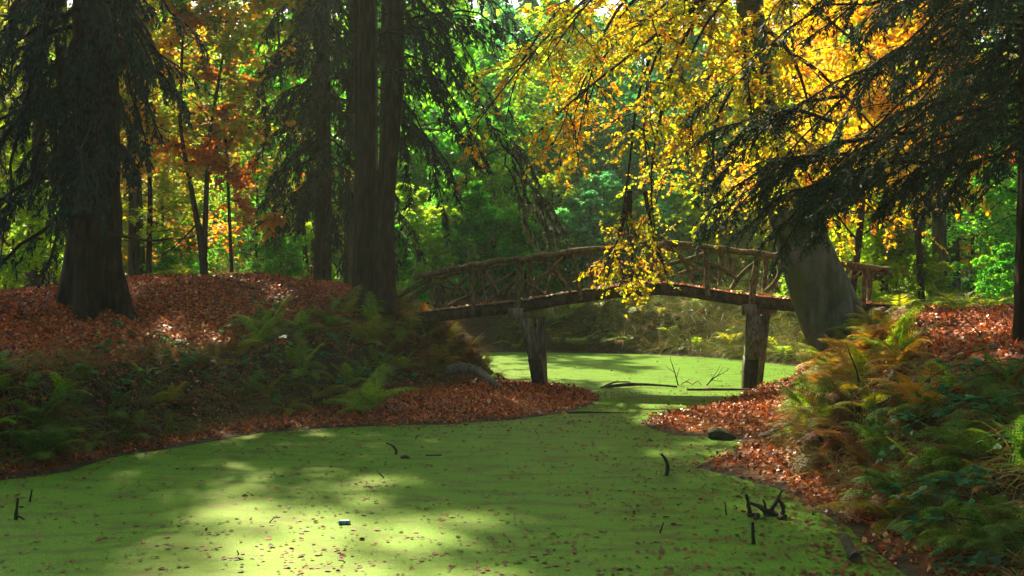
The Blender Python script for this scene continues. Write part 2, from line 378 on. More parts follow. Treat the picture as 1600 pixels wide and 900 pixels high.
def leafy(tw, per, size, mb, tmpl=LEAF4, flat=.5, vmin=0, vmax=1, carve=False, lo=.1, tone=None, wobble=.5):
    """leaves along twigs tw (B,n,3)"""
    p, tg, t, par = along(tw, per, lo, 1.0)
    N = len(p)
    side = nrm(np.cross(tg, [0, 0, 1.]) + 1e-4) * rng.choice([-1., 1.], (N, 1))
    axis = nrm(tg * .6 + side * .9 + wobble * rng.standard_normal((N, 3)) + [0, 0, -.25])
    nor = nrm(np.array([0, 0, 1.]) * flat * 2 + rng.standard_normal((N, 3)) * .8)
    s = size * rng.uniform(.6, 1.25, N)
    v = rng.beta(2, 2, N) if tone is None else np.clip(tone[par] + .16 * rng.standard_normal(N), 0, 1)
    v = vmin + (vmax - vmin) * v
    if carve: p, axis, nor, s, v = filt(p, axis, nor, s, v)
    leaves(mb, p, axis, nor, s, v, tmpl)

def crown(starts, dirs, lens, wood, leaf, sub=6, twig=5, per=9, size=.1, tmpl=LEAF4, pull=(0, 0, .1), tpull=(0, 0, -.5), flat=.6, rad=.05, carve=False, wig=.18, r2=1.0, tonevar=.2, tone0=.5, slen=.42, tlen=.16, minor=True):
    P = grow(starts, dirs, lens, 8, wig, pull)
    R = np.linspace(1, .25, 8)[None] * (np.asarray(rad) * np.ones(len(P)))[:, None]
    tubes(wood, P, R, 5)
    sp, st, t, par = along(P, sub, .18, 1)
    sd = nrm(st * .7 + .75 * rng.standard_normal((len(sp), 3)) * [1, 1, .55])
    L2 = np.asarray(lens)[par] * slen * (1.1 - .6 * t) * rng.uniform(.6, 1.2, len(sp))
    S = grow(sp, sd, L2, 6, wig, tpull)
    if minor: tubes(wood, S, np.linspace(1, .3, 6)[None] * (R[par, 0] * .35 * r2)[:, None], 4)
    tp, tt, _, par2 = along(S, twig, .1, 1)
    td = nrm(tt * .6 + .8 * rng.standard_normal((len(tp), 3)) * [1, 1, .6])
    Tn = grow(tp, td, np.asarray(lens)[par][par2] * tlen * rng.uniform(.5, 1.3, len(tp)), 4, wig, np.asarray(tpull) * .8)
    tone = np.clip(tone0 + tonevar * rng.standard_normal(len(P))[par][par2] + .08 * rng.standard_normal(len(Tn)), 0, 1)
    leafy(Tn, per, size, leaf, tmpl, flat, carve=carve, tone=tone)
    return P, S, Tn

def sphere_dirs(n, up_lo, up_hi):
    a = np.arange(n) * 2.39996 + rng.uniform(0, 6.28); u = rng.uniform(up_lo, up_hi, n)
    c = np.sqrt(1 - u * u); return np.stack([c * np.cos(a), c * np.sin(a), u], -1)

def make_tree(h, base, spread, nb, kind, seed):
    """arrays of one tree standing at the origin: (wood, leaves)"""
    wood, leaf = MB(), MB()
    lean = rng.normal(0, .03, 2) * h
    path = np.array([[0, 0, -.5], [0, 0, 0], [lean[0] * .3, lean[1] * .3, h * .35], [lean[0], lean[1], h * .7], [lean[0] * 1.3, lean[1] * 1.3, h]])
    r = h * (.0085 if kind == 'tall' else .009)
    tr = ring_trunk(path, [r * 1.2, r * 1.1, r * .85, r * .5, r * .1], 12, .3, 4, .1, .03, seed=seed, n=22)
    wood.add(*tr.arrays()[:2])
    z = np.linspace(base, .97, nb) ** 1.0 * h
    st = np.stack([np.interp(z, path[:, 2], path[:, 0]), np.interp(z, path[:, 2], path[:, 1]), z], -1)
    d = sphere_dirs(nb, .05, .45); d[:, 2] += .5 * (z / h - .4); q = (z / h - base) / (1 - base)
    L = spread * (1 - .75 * q ** 1.6) * rng.uniform(.7, 1.15, nb)
    if kind == 'tall': crown(st, d, L, wood, leaf, 6, 5, 14, .21, rad=r * .35, tpull=(0, 0, -.3), flat=.4, minor=False)
    else: crown(st, d, L, wood, leaf, 8, 7, 10, .115, rad=r * .5, tpull=(0, 0, -.35), flat=.6, slen=.5, tlen=.22)
    return wood.arrays(), leaf.arrays()

SMALL = [make_tree(h, .10, s, nb, 'small', k) for k, (h, s, nb) in enumerate([(7.0, 2.6, 34), (5.0, 2.2, 26), (8.5, 2.8, 38), (3.2, 1.6, 20)])]
TALL = [make_tree(h, b0, s, nb, 'tall', 20 + k) for k, (h, b0, s, nb) in enumerate([(23, .34, 5.5, 36), (20, .25, 5.0, 34), (25, .42, 6.0, 36)])]
def as_mesh(arr, name, mat, smooth=False):
    m = MB(); V, Q, T, A = arr; m.add(V, Q, T, A); return m.mesh(name, mat, smooth)
SW = [as_mesh(a[0], 'trunk', M['bark'], True) for a in SMALL]; SL = [as_mesh(a[1], 'crown', M['leaf']) for a in SMALL]
TW = [as_mesh(a[0], 'trunk', M['bark'], True) for a in TALL]; TL = [as_mesh(a[1], 'crown', M['leaf']) for a in TALL]

GREEN = (.060, .25, .010); LIME = (.17, .29, .008); OLIVE = (.14, .17, .012); GOLD = (.38, .28, .010); TEAL = (.045, .23, .065); RUST = (.26, .095, .010); DEEP = (.022, .070, .012)
def plant_tree(name, lib, k, x, y, s, color, label, cat, group=None, rz=None, carve=False, z=None):
    Wm, Lm, raw = (SW, SL, SMALL) if lib == 's' else (TW, TL, TALL)
    rz = rng.uniform(0, 6.28) if rz is None else rz
    z = Hs(x, y) if z is None else z
    o = thing(name, (x, y, z), label, cat, group, rz, s)
    link('trunk', Wm[k], o)
    me = Lm[k]
    if carve:
        V, Q, T, A = raw[k][1]; c, sn = math.cos(rz), math.sin(rz)
        cen = V.reshape(-1, 4, 3).mean(1) * s
        wp = np.stack([c * cen[:, 0] - sn * cen[:, 1] + x, sn * cen[:, 0] + c * cen[:, 1] + y, cen[:, 2] + z], -1)
        keep = open_sky(wp)
        if not keep.all():
            kv = np.repeat(keep, 4); m = MB(); V2 = V[kv]
            m.add(V2, np.arange(len(V2)).reshape(-1, 4)[:, [0, 3, 2, 1]], None, A[kv]); me = m.mesh('crown', M['leaf'])
    link('crown', me, o, color=color)
    return o
def mixc(a, b, t): return tuple(np.array(a) * (1 - t) + np.array(b) * t)

# tall trees of the wood: (px of trunk, depth, library kind, scale, colour, label)
tall = [(-40, 27, 1, 1.0, OLIVE, 'left'), (52, 29, 0, .9, OLIVE, 'left'), (96, 34, 2, .9, OLIVE, 'left'), (216, 31, 0, .95, GOLD, 'mound'),
        (571, 31, 0, 1.0, GREEN, 'mound'), (498, 33, 2, .95, OLIVE, 'mound'), (545, 33, 1, 1.05, GREEN, 'mound'), (602, 28.5, 2, .95, GREEN, 'mound'), (578, 27, 2, .9, GREEN, 'mound'),  # all of these added to shade the pond, most hidden behind the spruces
        (690, 44, 1, .75, GREEN, 'bridge'), (1375, 30, 2, .85, GOLD, 'right'), (1430, 33, 0, 1.0, LIME, 'right'), (1468, 32, 2, .95, OLIVE, 'right'), (1490, 35, 1, 1.0, LIME, 'right'), (1640, 33, 1, 1.0, OLIVE, 'right')]  # the bridge one is added to shade the far pond
def cname(c):
    c = np.array(c); r, g, b_ = c / c.max()
    if r > .97: return 'olive' if g > .85 else 'golden' if g >= .5 else 'rusty brown'
    return 'olive' if r > .7 else 'yellow green' if r > .45 else 'blue green' if b_ > .2 else 'deep green'
ORD = ['first', 'second', 'third', 'fourth', 'fifth', 'sixth', 'seventh', 'eighth', 'ninth', 'tenth']
def single_out(objs, limit=10):
    """things of one kind that share a label get their place in the row, counted from the left"""
    byl = {}
    for o in objs: byl.setdefault(o['label'], []).append(o)
    for l, os_ in byl.items():
        if 1 < len(os_) <= limit:
            os_.sort(key=lambda o: o.location.x / o.location.y)
            for k, o in enumerate(os_): o['label'] = l + ', ' + ORD[k] + ' from the left'
where = {'left': 'tall tree in the wood behind the large left spruce',
         'mound': 'tall tree in the wood behind the leaf covered mound', 'bridge': 'tall green tree in the hazy wood behind the bridge',
         'beech': 'tall hazy tree behind the leaning beech trunk', 'right': 'tall tree with grey trunk at the back of the right bank'}
TALLS = []
for px, Y, k, s, col, w in tall:
    TALLS.append(plant_tree('woodland_tree', 't', k, (px - 800) / F * Y, Y, s, mixc(col, GREEN, rng.uniform(0, .3)), where[w], 'tree', 'tall trees of the wood, ' + w, carve=True))
single_out(TALLS)
# grey trunks standing close together on the right
# understorey trees with leaves almost to the ground
under = [(20, 30, 1, 1.0, LIME, 'left'), (75, 26, 3, .9, LIME, 'left'), (130, 36, 0, 1.0, OLIVE, 'left'), (10, 37, 2, 1.0, OLIVE, 'left'), (205, 38, 2, 1.0, GOLD, 'left'), (-60, 33, 2, 1.1, OLIVE, 'left'),
         (255, 33, 0, .9, OLIVE, 'mound'), (400, 34, 0, .9, GREEN, 'mound'), (340, 42, 2, 1.1, OLIVE, 'mound'), (450, 33, 3, 1.0, LIME, 'mound'), (470, 40, 2, 1.0, GREEN, 'mound'), (540, 36, 1, 1.0, LIME, 'mound'), (280, 29.5, 3, .7, GREEN, 'mound'), (440, 29, 3, .6, GREEN, 'mound'),
         (612, 35, 3, 1.0, GREEN, 'bridge'), (650, 37, 3, 1.2, LIME, 'bridge'), (690, 39, 1, .9, GREEN, 'bridge'), (735, 38, 3, 1.2, GREEN, 'bridge'), (775, 40, 1, 1.0, mixc(GREEN, LIME, .5), 'bridge'), (820, 38.5, 3, 1.2, GREEN, 'bridge'), (865, 40, 1, .9, LIME, 'bridge'),
         (905, 38.5, 3, 1.1, TEAL, 'bridge'), (945, 40, 1, .9, TEAL, 'bridge'), (990, 38.5, 3, 1.1, GREEN, 'bridge'), (1035, 39, 1, .9, TEAL, 'bridge'), (1085, 37.5, 3, 1.1, LIME, 'bridge'), (1135, 37, 3, 1.1, OLIVE, 'bridge'),
         (640, 43, 0, 1.0, GREEN, 'bridge'), (730, 44, 0, 1.1, GREEN, 'bridge'), (810, 44, 2, .9, GREEN, 'bridge'), (890, 44, 0, 1.1, TEAL, 'bridge'), (985, 44, 0, 1.1, TEAL, 'bridge'), (1060, 44, 2, .9, TEAL, 'bridge'), (1120, 44, 0, 1.0, LIME, 'bridge'),
         (1210, 38, 0, 1.0, LIME, 'right'), (1290, 36, 0, 1.0, GOLD, 'right'), (1340, 41, 2, 1.1, LIME, 'right'), (1310, 30, 1, .9, LIME, 'right'), (1400, 29, 3, .75, LIME, 'right'), (1440, 38, 2, 1.0, GOLD, 'right'), (1520, 34, 0, 1.0, GREEN, 'right'), (1530, 44, 2, 1.1, GREEN, 'right'), (1620, 37, 0, 1.1, GREEN, 'right'),
         (1455, 27, 3, .45, LIME, 'right'), (1350, 26.5, 3, .45, LIME, 'right'), (1560, 28, 3, .5, GREEN, 'right'), (1600, 31, 3, .6, GREEN, 'right')]
for px, Y, sc_u, col in [(-20, 50, 1.8, OLIVE), (110, 48, 1.6, LIME), (190, 54, 1.7, GOLD), (290, 48, 1.5, LIME), (330, 56, 2.1, OLIVE), (420, 47, 1.5, GREEN), (500, 54, 2.0, LIME), (590, 50, 1.7, GREEN), (650, 58, 2.2, TEAL), (710, 46, 1.45, GREEN), (780, 55, 2.0, TEAL), (850, 48, 1.6, LIME), (910, 57, 2.2, TEAL), (960, 47, 1.5, TEAL), (1010, 54, 2.0, LIME), (1070, 50, 1.7, TEAL), (1120, 57, 2.2, OLIVE), (1170, 47, 1.5, LIME), (1230, 53, 2.0, GOLD), (1280, 47, 1.6, GOLD), (1350, 52, 1.9, LIME), (1410, 46, 1.5, GOLD), (1480, 53, 1.8, LIME), (1560, 48, 1.5, GREEN), (1640, 52, 1.8, OLIVE), (690, 64, 2.4, OLIVE), (840, 66, 2.5, TEAL), (1000, 65, 2.5, TEAL), (1180, 65, 2.4, LIME), (420, 64, 2.3, LIME), (1330, 64, 2.4, LIME), (130, 64, 2.3, OLIVE), (20, 58, 2.3, OLIVE), (75, 67, 2.5, LIME), (240, 61, 2.3, GOLD), (-60, 62, 2.3, OLIVE), (550, 66, 2.5, GREEN), (760, 67, 2.6, TEAL)]:
    under.append((px, Y, 2 if rng.uniform() < .7 else 0, sc_u, col, 'left' if px < 240 else 'mound' if px < 560 else 'bridge' if px < 1150 else 'right'))
uw = {'left': 'behind the left spruce', 'mound': 'behind the leaf mound', 'bridge': 'behind the bridge', 'right': 'behind the right bank'}; UNDER = []
for px, Y, k, s, col, w in under:
    c = np.clip(np.array(col) * rng.uniform(.8, 1.2), 0, 1)
    high = (7.0, 5.0, 8.5, 3.2)[k] * s
    lab = ('bushy ' if high < 4.5 else 'medium ' if high < 9 else 'high ') + cname(c) + (' tree ' if Y < 42 else ' tree far back ') + uw[w]
    UNDER.append(plant_tree('young_tree', 's', k, (px - 800) / F * Y, Y, s, tuple(c), lab, 'tree', 'young trees of the understorey, ' + w))
single_out(UNDER)
# the deep wood closing the view
fl = MB(); n = 80000
fy = rng.uniform(58, 100, n); fx = rng.uniform(-.62, .62, n) * fy; cl = vnoise(fx, fy, .12, 3) * 3 + 11
fz = rng.uniform(0, 1, n) ** .9 * (cl + 6)
fk = (vnoise(fx, fz, .35, 2) + .5 * vnoise(fx, fz, 1.1, 6) > -.45) & ~((np.abs(fx / fy * F + 800 - 215) < 28) & (fz < 9)) & ~((np.abs(fx / fy * F + 800 - 1500) < 34) & (fz < 6)) & ~((np.abs(fx / fy * F + 800 - 1590) < 20) & (fz < 6))
fp = np.stack([fx, fy, fz + .8], -1)[fk]
leaves(fl, fp, rng.standard_normal((len(fp), 3)), rng.standard_normal((len(fp), 3)), rng.uniform(.35, .75, len(fp)), rng.beta(2, 2, len(fp)))
tag(fl.build('far_wood', M['leaf'], color=mixc(GREEN, OLIVE, .4)), 'dense far wood closing the view behind the pond', 'wood', kind='stuff')
# trees added around the clearing, mostly beyond the picture's edges, to block sky light
for px, Y, k, s in [(-15, 10, 0, 1.0), (-13, 2, 1, 1.1), (13, 3, 0, 1.1), (16, 15, 2, 1.0), (-9, -8, 2, 1.0), (3, -11, 1, 1.1), (10, -7, 0, 1.0), (-22, 20, 1, 1.1), (20, 24, 1, 1.0), (-19, -4, 1, 1.1), (-14, -14, 0, 1.1), (-3, -17, 2, 1.1), (8, -16, 0, 1.1), (17, -9, 1, 1.1), (19, 8, 0, 1.0), (-6, -4, 1, .9), (6.5, -2.5, 1, .9), (-20, 9, 2, 1.0), (23, -2, 2, 1.0)]:
    plant_tree('woodland_tree', 't', k, px, Y, s, mixc(GREEN, OLIVE, .4), 'unseen tall tree added around the clearing for shade', 'tree', 'tall trees added around the clearing for shade', carve=True)

# ---- conifers
def boughs(wood, leaf, base, tip, sag, ntw, hang, tw_len, nper=9, nsize=.15, rad=.03, lo=.12, curl=0.0, carve=False):
    B = len(base); n = 10; t = np.linspace(0, 1, n)[None, :, None]
    P = base[:, None] * (1 - t) + tip[:, None] * t
    P[..., 2] += (np.asarray(sag)[:, None] * (4 * t[..., 0] * (1 - t[..., 0])))
    P[:, 1:] += np.cumsum(.02 * rng.standard_normal((B, n - 1, 3)), 1) * np.linalg.norm(tip - base, axis=1)[:, None, None]
    tubes(wood, P, np.linspace(1, .2, n)[None] * np.asarray(rad) * np.ones((B, 1)), 5)
    p, tg, tt, par = along(P, ntw, lo, 1)
    side = nrm(np.cross(tg, [0, 0, 1.]) + 1e-4) * rng.choice([-1., 1.], (len(p), 1))
    d = nrm(tg * .7 + side * rng.uniform(.2, 1, (len(p), 1)) * (1 - .4 * hang) + np.array([0, 0, -1.]) * hang * rng.uniform(.3, 1.2, (len(p), 1)) + .15 * rng.standard_normal((len(p), 3)))
    L = tw_len * (1.15 - .7 * tt) * rng.uniform(.5, 1.3, len(p))
    S = grow(p, d, L, 6, .12, (0, 0, -.9 * hang + curl))
    tubes(wood, S, np.linspace(1, .4, 6)[None] * np.full((len(S), 1), .007), 3)
    p2, tg2, t2, par2 = along(S, nper, 0.02, 1)
    s2 = nrm(np.cross(tg2, [0, 0, 1.]) + 1e-4 + .35 * rng.standard_normal((len(p2), 3)) * [1, 1, .7 + hang]) * rng.choice([-1., 1.], (len(p2), 1))
    ax_ = nrm(tg2 * rng.uniform(.5, 1.2, (len(p2), 1)) + s2 * .75 + np.array([0, 0, -.35]) * hang)
    nor = nrm(np.array([0, 0, 1.]) + (.4 + .6 * hang) * rng.standard_normal((len(p2), 3)))
    sz = nsize * rng.uniform(.6, 1.3, len(p2)); v = np.clip(rng.beta(2, 2, len(p2)) * .6 + .4 * rng.uniform(0, 1, B)[par][par2], 0, 1)
    if carve: p2, ax_, nor, sz, v = filt(p2, ax_, nor, sz, v)
    leaves(leaf, p2, ax_, nor, sz, v, NEEDLE)

def conifer(name, px, py, Y, r, h, label, color, zs, Lr, drop, sag, ntw, hang, tw_len, nper, nsize, flare=.35, manual=(), trunk_paths=None, bark='spruce_bark', skip=None, carve=True, curl=0.):
    root_p = W(px, py, Y); root_p[2] = Hs(root_p[0], root_p[1])
    o = thing(name, root_p, label, 'tree')
    X, Yy, z0 = root_p
    paths = trunk_paths or [([[X, Yy, z0 - .4], [X, Yy, z0 + .1], [X + .05, Yy, z0 + 2], [X, Yy, z0 + h * .4], [X, Yy, z0 + h]], [r * 1.1, r * 1.05, r * .95, r * .7, r * .05])]
    for k, (pa, ra) in enumerate(paths):
        ring_trunk(np.array(pa), ra, 30, flare, 5, .035 if h > 12 else .1, .03, seed=k + int(px), n=70).build('trunk', M[bark], o, True)
    wood, leaf = MB(), MB()
    nb = len(zs); a = np.arange(nb) * 2.39996 + px
    dd = np.stack([np.cos(a), np.sin(a), 0 * a], -1); L = Lr[0] + (Lr[1] - Lr[0]) * rng.uniform(0, 1, nb)
    L = L * np.clip(1.15 - (zs / h), .15, 1)
    base = np.stack([X + 0 * a, Yy + 0 * a, z0 + zs], -1) + dd * r * .5
    tip = base + dd * L[:, None]; tip[:, 2] -= drop * L * rng.uniform(.6, 1.3, nb)
    if skip is not None:
        k = ~skip(base, tip); base, tip, L = base[k], tip[k], L[k]
    for b0, t0 in manual:
        base = np.r_[base, [b0]]; tip = np.r_[tip, [t0]]; L = np.r_[L, np.linalg.norm(t0 - b0)]
    boughs(wood, leaf, base, tip, sag * L, ntw, hang, tw_len, nper, nsize, rad=r * .1 + .008, carve=carve, curl=curl)
    wood.build('branches', M['twig'], o, True)
    tag(leaf.build('crown', M['conifer'], o, color=color), kind='stuff')
    return o

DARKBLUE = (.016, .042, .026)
def pxy(p): return 800 + p[..., 0] / p[..., 1] * F, HOR - (p[..., 2] - CH) / p[..., 1] * F
# big spruce on the left
zs = np.r_[np.linspace(1.9, 6.5, 46), np.linspace(6.7, 20, 44)]
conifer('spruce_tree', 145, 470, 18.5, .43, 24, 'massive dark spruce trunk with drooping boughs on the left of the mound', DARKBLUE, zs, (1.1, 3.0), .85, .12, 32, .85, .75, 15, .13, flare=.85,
        skip=lambda b0, t0: (pxy(t0)[0] > 225) & (t0[:, 2] < 5) | (b0[:, 2] < 4.9) & (pxy(t0)[0] > 100) & (t0[:, 1] < 18),
        manual=[(W(60, 90, 18.0), W(10, 400, 17.0)), (W(90, 60, 18.0), W(60, 300, 17.3)), (W(150, 60, 18.0), W(150, 330, 17.8)), (W(170, 20, 18.1), W(235, 215, 17.7)), (W(160, -30, 18.1), W(225, 120, 17.7)), (W(120, 150, 18.1), W(110, 330, 17.7)), (W(60, 60, 18.0), W(20, 190, 17.0)), (W(150, -20, 17.8), W(190, 250, 17.7)), (W(20, 200, 17.5), W(-30, 380, 16.5)), (W(130, 60, 17.8), W(125, 260, 17.4)), (W(165, 80, 17.9), W(175, 290, 17.5)), (W(150, 130, 17.9), W(160, 345, 17.6)), (W(120, 20, 17.7), W(95, 240, 17.2)), (W(90, -60, 17.5), W(60, 150, 16.9)), (W(150, -80, 17.5), W(140, 110, 17.1)), (W(180, -60, 17.8), W(210, 90, 17.5)), (W(170, 40, 18.0), W(215, 250, 17.9)), (W(60, 120, 17.7), W(45, 330, 17.2)), (W(30, 0, 17.3), W(10, 130, 16.7)), (W(100, 160, 17.8), W(85, 340, 17.5))])
# conifer behind, left of the twin trunks
zs = np.r_[np.linspace(2.2, 8, 46), np.linspace(8.2, 20, 30)]
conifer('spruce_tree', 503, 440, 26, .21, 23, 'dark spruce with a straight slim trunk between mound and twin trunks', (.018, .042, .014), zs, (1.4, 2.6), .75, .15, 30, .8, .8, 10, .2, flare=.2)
# twin trunks at the left bridge end
pY = 21.6
tb = W(585, 464, pY)
paths = [([W(571, 490, pY), W(571, 462, pY), W(572, 350, pY), W(573, 200, pY), W(573, 60, pY), W(572, -300, pY), W(572, -1100, pY)], [.24, .225, .20, .185, .175, .16, .03]),
         ([W(603, 492, pY - .25), W(602, 464, pY - .25), W(600, 350, pY - .25), W(605, 270, pY - .2), W(614, 170, pY - .1), W(619, 60, pY), W(622, -300, pY), W(625, -1000, pY)], [.25, .235, .20, .19, .185, .175, .15, .03]),
         ([W(560, 485, pY + .5), W(562, 350, pY + .5), W(562, 200, pY + .5), W(560, 0, pY + .5), W(558, -600, pY + .5)], [.14, .12, .105, .09, .03])]
zs = np.r_[np.linspace(4.6, 9, 30), np.linspace(9, 19, 26)]
man = [(W(620, 60, pY), W(780, 40, pY + .5)), (W(620, 30, pY), W(830, 100, pY)), (W(620, 100, pY), W(735, 250, pY)), (W(620, 150, pY), W(690, 330, pY - .3)), (W(622, 90, pY), W(765, 275, pY + .6)),
       (W(620, 40, pY), W(760, 150, pY - .5)), (W(620, -40, pY), W(860, 60, pY + .6)), (W(622, 10, pY), W(700, 190, pY - .4)), (W(622, 120, pY), W(650, 300, pY + .5)), (W(622, 170, pY), W(715, 300, pY + .2)), (W(620, -80, pY), W(800, 0, pY - .5)), (W(620, -20, pY), W(700, 80, pY - .8))]
conifer('spruce_tree', 587, 464, pY, .25, 21, 'twin trunked dark spruce at the left end of the bridge', (.020, .044, .024), zs, (1.3, 3.0), .55, .15, 32, .75, .75, 14, .145, flare=.12, manual=man, trunk_paths=paths,
        skip=lambda b0, t0: (pxy(t0)[0] < 560) & (t0[:, 2] < 7.0) | (np.abs(pxy(t0)[0] - 590) < 45) & (t0[:, 1] < pY))
# dark hemlock reaching in from the right edge
zs = np.r_[np.linspace(2.6, 7.5, 44), np.linspace(7.6, 15, 26)]
q = 12.0
man = [(W(1600, 60, 12.8), W(1120, 362, 13.2)), (W(1590, 130, 12.6), W(1190, 330, 13)), (W(1600, -20, 12.8), W(1075, 195, 13.5)), (W(1600, 40, 12.6), W(1150, 270, 13.2)), (W(1600, -120, 12.6), W(1200, 110, 12.5)), (W(1590, 80, 12.4), W(1300, 300, 12)),
       (W(1610, 150, 12.2), W(1330, 320, 11.6)), (W(1600, -60, 12.2), W(1280, 150, 11.8)), (W(1600, 200, 12.5), W(1390, 300, 12)), (W(1600, -160, 12.5), W(1260, 20, 12)), (W(1600, -100, 12), W(1350, 60, 11)), (W(1610, 0, 12), W(1400, 160, 11)),
       (W(1620, -60, 12), W(1450, 90, 10.5)), (W(1630, 60, 12), W(1450, 230, 11)), (W(1620, 120, 12), W(1480, 300, 11.5)), (W(1620, -150, 12), W(1500, 10, 10.5)), (W(1640, 40, 12), W(1540, 180, 10.5)), (W(1640, 150, 12), W(1550, 290, 11)), (W(1600, 100, 13.5), W(1320, 230, 14.5)), (W(1600, -30, 13.5), W(1340, 60, 14.5)), (W(1600, -200, 13), W(1150, 40, 13.5)), (W(1600, 230, 12.4), W(1470, 340, 12.4)), (W(1600, 170, 12.4), W(1420, 330, 13.2)),
       (W(1400, 215, 13), W(1150, 352, 13)), (W(1350, 240, 13), W(1115, 364, 13)), (W(1320, 280, 13), W(1150, 372, 12.9)), (W(1350, 262, 12.8), W(1215, 378, 12.8)), (W(1390, 250, 12.8), W(1260, 365, 12.8)), (W(1300, 190, 13), W(1085, 200, 13.2)), (W(1320, 150, 13), W(1120, 225, 13.2)), (W(1400, 270, 12.6), W(1290, 345, 12.6)), (W(1340, 220, 13), W(1180, 300, 13)), (W(1420, 210, 12.6), W(1250, 320, 12.7)), (W(1450, 255, 12.2), W(1300, 312, 12.2)), (W(1500, 260, 12.2), W(1370, 335, 12.2))]
conifer('hemlock_tree', 1612, 480, 12.8, .2, 17, 'dark hemlock at the right edge with long sprays hanging over the pond', (.012, .046, .014), zs, (1.5, 3.2), .45, .12, 54, .3, .7, 20, .085, flare=.2, manual=man, curl=-.1,
        skip=lambda b0, t0: (pxy(t0)[1] > 330) & (t0[:, 1] < 15))
# a long torn bough hanging from the tree tops behind the left half of the bridge
o = thing('hanging_bough', W(790, 190, 24), 'grey green torn conifer bough hanging behind the bridge railing', 'bough')
w_, l_ = MB(), MB()
bs = np.array([W(650, 20, 23), W(655, 10, 23.1), W(780, 220, 24), W(790, 230, 24), W(800, 250, 24), W(790, 240, 24), W(770, 200, 24), W(800, 260, 24)]); tp = np.array([W(840, 300, 24.2), W(800, 250, 24), W(862, 385, 24.2), W(880, 360, 24.4), W(850, 395, 24.3), W(835, 380, 24.2), W(868, 330, 24.3), W(890, 395, 24.3)])
boughs(w_, l_, bs, tp, np.full(8, .12), 34, .9, .5, 11, .12, rad=.022, lo=.3)
w_.build('branches', M['twig'], o, True); tag(l_.build('needles', M['conifer'], o, color=(.05, .062, .035)), kind='stuff')

# ---- leaning beech with golden leaves
pts = [(1300, 575, 19, .20), (1296, 545, 19, .28), (1291, 505, 19, .40), (1280, 455, 19, .46), (1262, 405, 19, .45), (1247, 360, 19, .42), (1228, 315, 19.1, .36), (1212, 280, 19.1, .31), (1197, 200, 19.2, .29), (1184, 120, 19.2, .28), (1174, 30, 19.2, .27), (1166, -80, 19.2, .25), (1160, -250, 19.2, .21), (1165, -500, 19.2, .14), (1170, -800, 19.2, .04)]
TPB = np.array([W(*p[:3]) for p in pts]); TRB = np.array([p[3] for p in pts]) * .86
bt = thing('beech_tree', (TPB[1][0], TPB[1][1], Hs(TPB[1][0], TPB[1][1])), 'leaning smooth grey beech with golden leaves hanging over the bridge', 'tree')
trb = ring_trunk(TPB, TRB, 40, .5, 3, .3, .014, 2.6, seed=5, n=90); trb.build('trunk', M['beech_bark'], bt, True)
root = resample([(*W(1296, 405, 19.2), .16), (*W(1308, 440, 19.2), .22), (*W(1325, 480, 19.1), .24), (*W(1350, 520, 19), .12)], 20)
mr = MB(); tubes(mr, root[None, :, :3], root[None, :, 3], 14, jag=.02); mr.build('root', M['beech_bark'], bt, True)
w_, l_ = MB(), MB()
main = [[(1172, -60, 19.2), (1060, 25, 18), (1000, 75, 17.4), (900, 150, 17), (820, 225, 16.8)],
        [(1172, -60, 19.2), (1040, 50, 18), (1008, 110, 17.8), (1000, 200, 17.8), (1020, 300, 18.2)],
        [(1170, -80, 19.2), (1030, 30, 18.5), (990, 150, 18.6), (985, 270, 19.2), (965, 380, 20.2), (950, 430, 20.4)],
        [(1170, -80, 19.2), (1060, 60, 18.5), (1030, 180, 18.8), (1010, 290, 19.6), (1030, 400, 20.2)],
        [(984, 300, 19.5), (970, 365, 20.3), (950, 410, 20.5), (930, 440, 20.5)], [(1008, 300, 19.7), (1020, 375, 20.3), (1040, 420, 20.4), (1046, 455, 20.4)], [(984, 300, 19.5), (985, 380, 20.4), (990, 425, 20.4), (1000, 445, 20.4)],
        [(1165, -150, 19.2), (960, -60, 19), (860, 20, 18.6), (800, 110, 18.4), (790, 190, 18.4)],
        [(1165, -150, 19.2), (1000, -20, 20), (930, 80, 20.4), (890, 180, 20.6), (870, 260, 20.6)],
        [(1165, -150, 19.2), (1010, -40, 19), (940, 40, 18.4), (920, 130, 18), (900, 230, 18)],
        [(1168, -100, 19.2), (950, -40, 18), (850, 60, 17.6), (775, 150, 17.6), (740, 200, 17.6)],
        [(1168, -140, 19.2), (980, -60, 17), (900, 20, 16.4), (850, 100, 16.2)],
        [(1185, 100, 19.2), (1140, 140, 18.2), (1110, 200, 18), (1115, 260, 18.2), (1125, 340, 18.6)],
        [(1180, 60, 19.2), (1110, 110, 18.5), (1080, 170, 18.2), (1075, 260, 18.4)],
        [(1196, 170, 19.2), (1270, 230, 19.6), (1340, 310, 19.6), (1410, 360, 19.4)],
        [(1196, 190, 19.3), (1260, 270, 20), (1310, 340, 20), (1350, 390, 20)],
        [(1190, 60, 19.3), (1270, 100, 20), (1350, 180, 20.5), (1430, 280, 20.5)],
        [(1180, -40, 19.3), (1260, 0, 20.5), (1340, 70, 21), (1420, 140, 21)],
        [(1190, 100, 19.2), (1200, 150, 18.2), (1212, 220, 17.8), (1222, 290, 17.8)],
        [(1182, 0, 19.2), (1160, 50, 18.2), (1168, 130, 17.8), (1180, 220, 17.8)],
        [(1172, -20, 19.2), (1120, 10, 18), (1090, 60, 17.4), (1060, 130, 17)],
        [(1168, -120, 19.2), (1100, -60, 17.5), (1060, -10, 16.6), (1000, 40, 16)],
        [(1190, 40, 19.3), (1230, 70, 18.6), (1260, 140, 18.2), (1270, 220, 18)],
        [(1175, -60, 19.3), (1080, -20, 20.5), (960, 60, 21.5), (880, 190, 22)],
        [(1180, 30, 19.3), (1120, 120, 20.8), (1060, 220, 21.5), (1020, 330, 22)]]
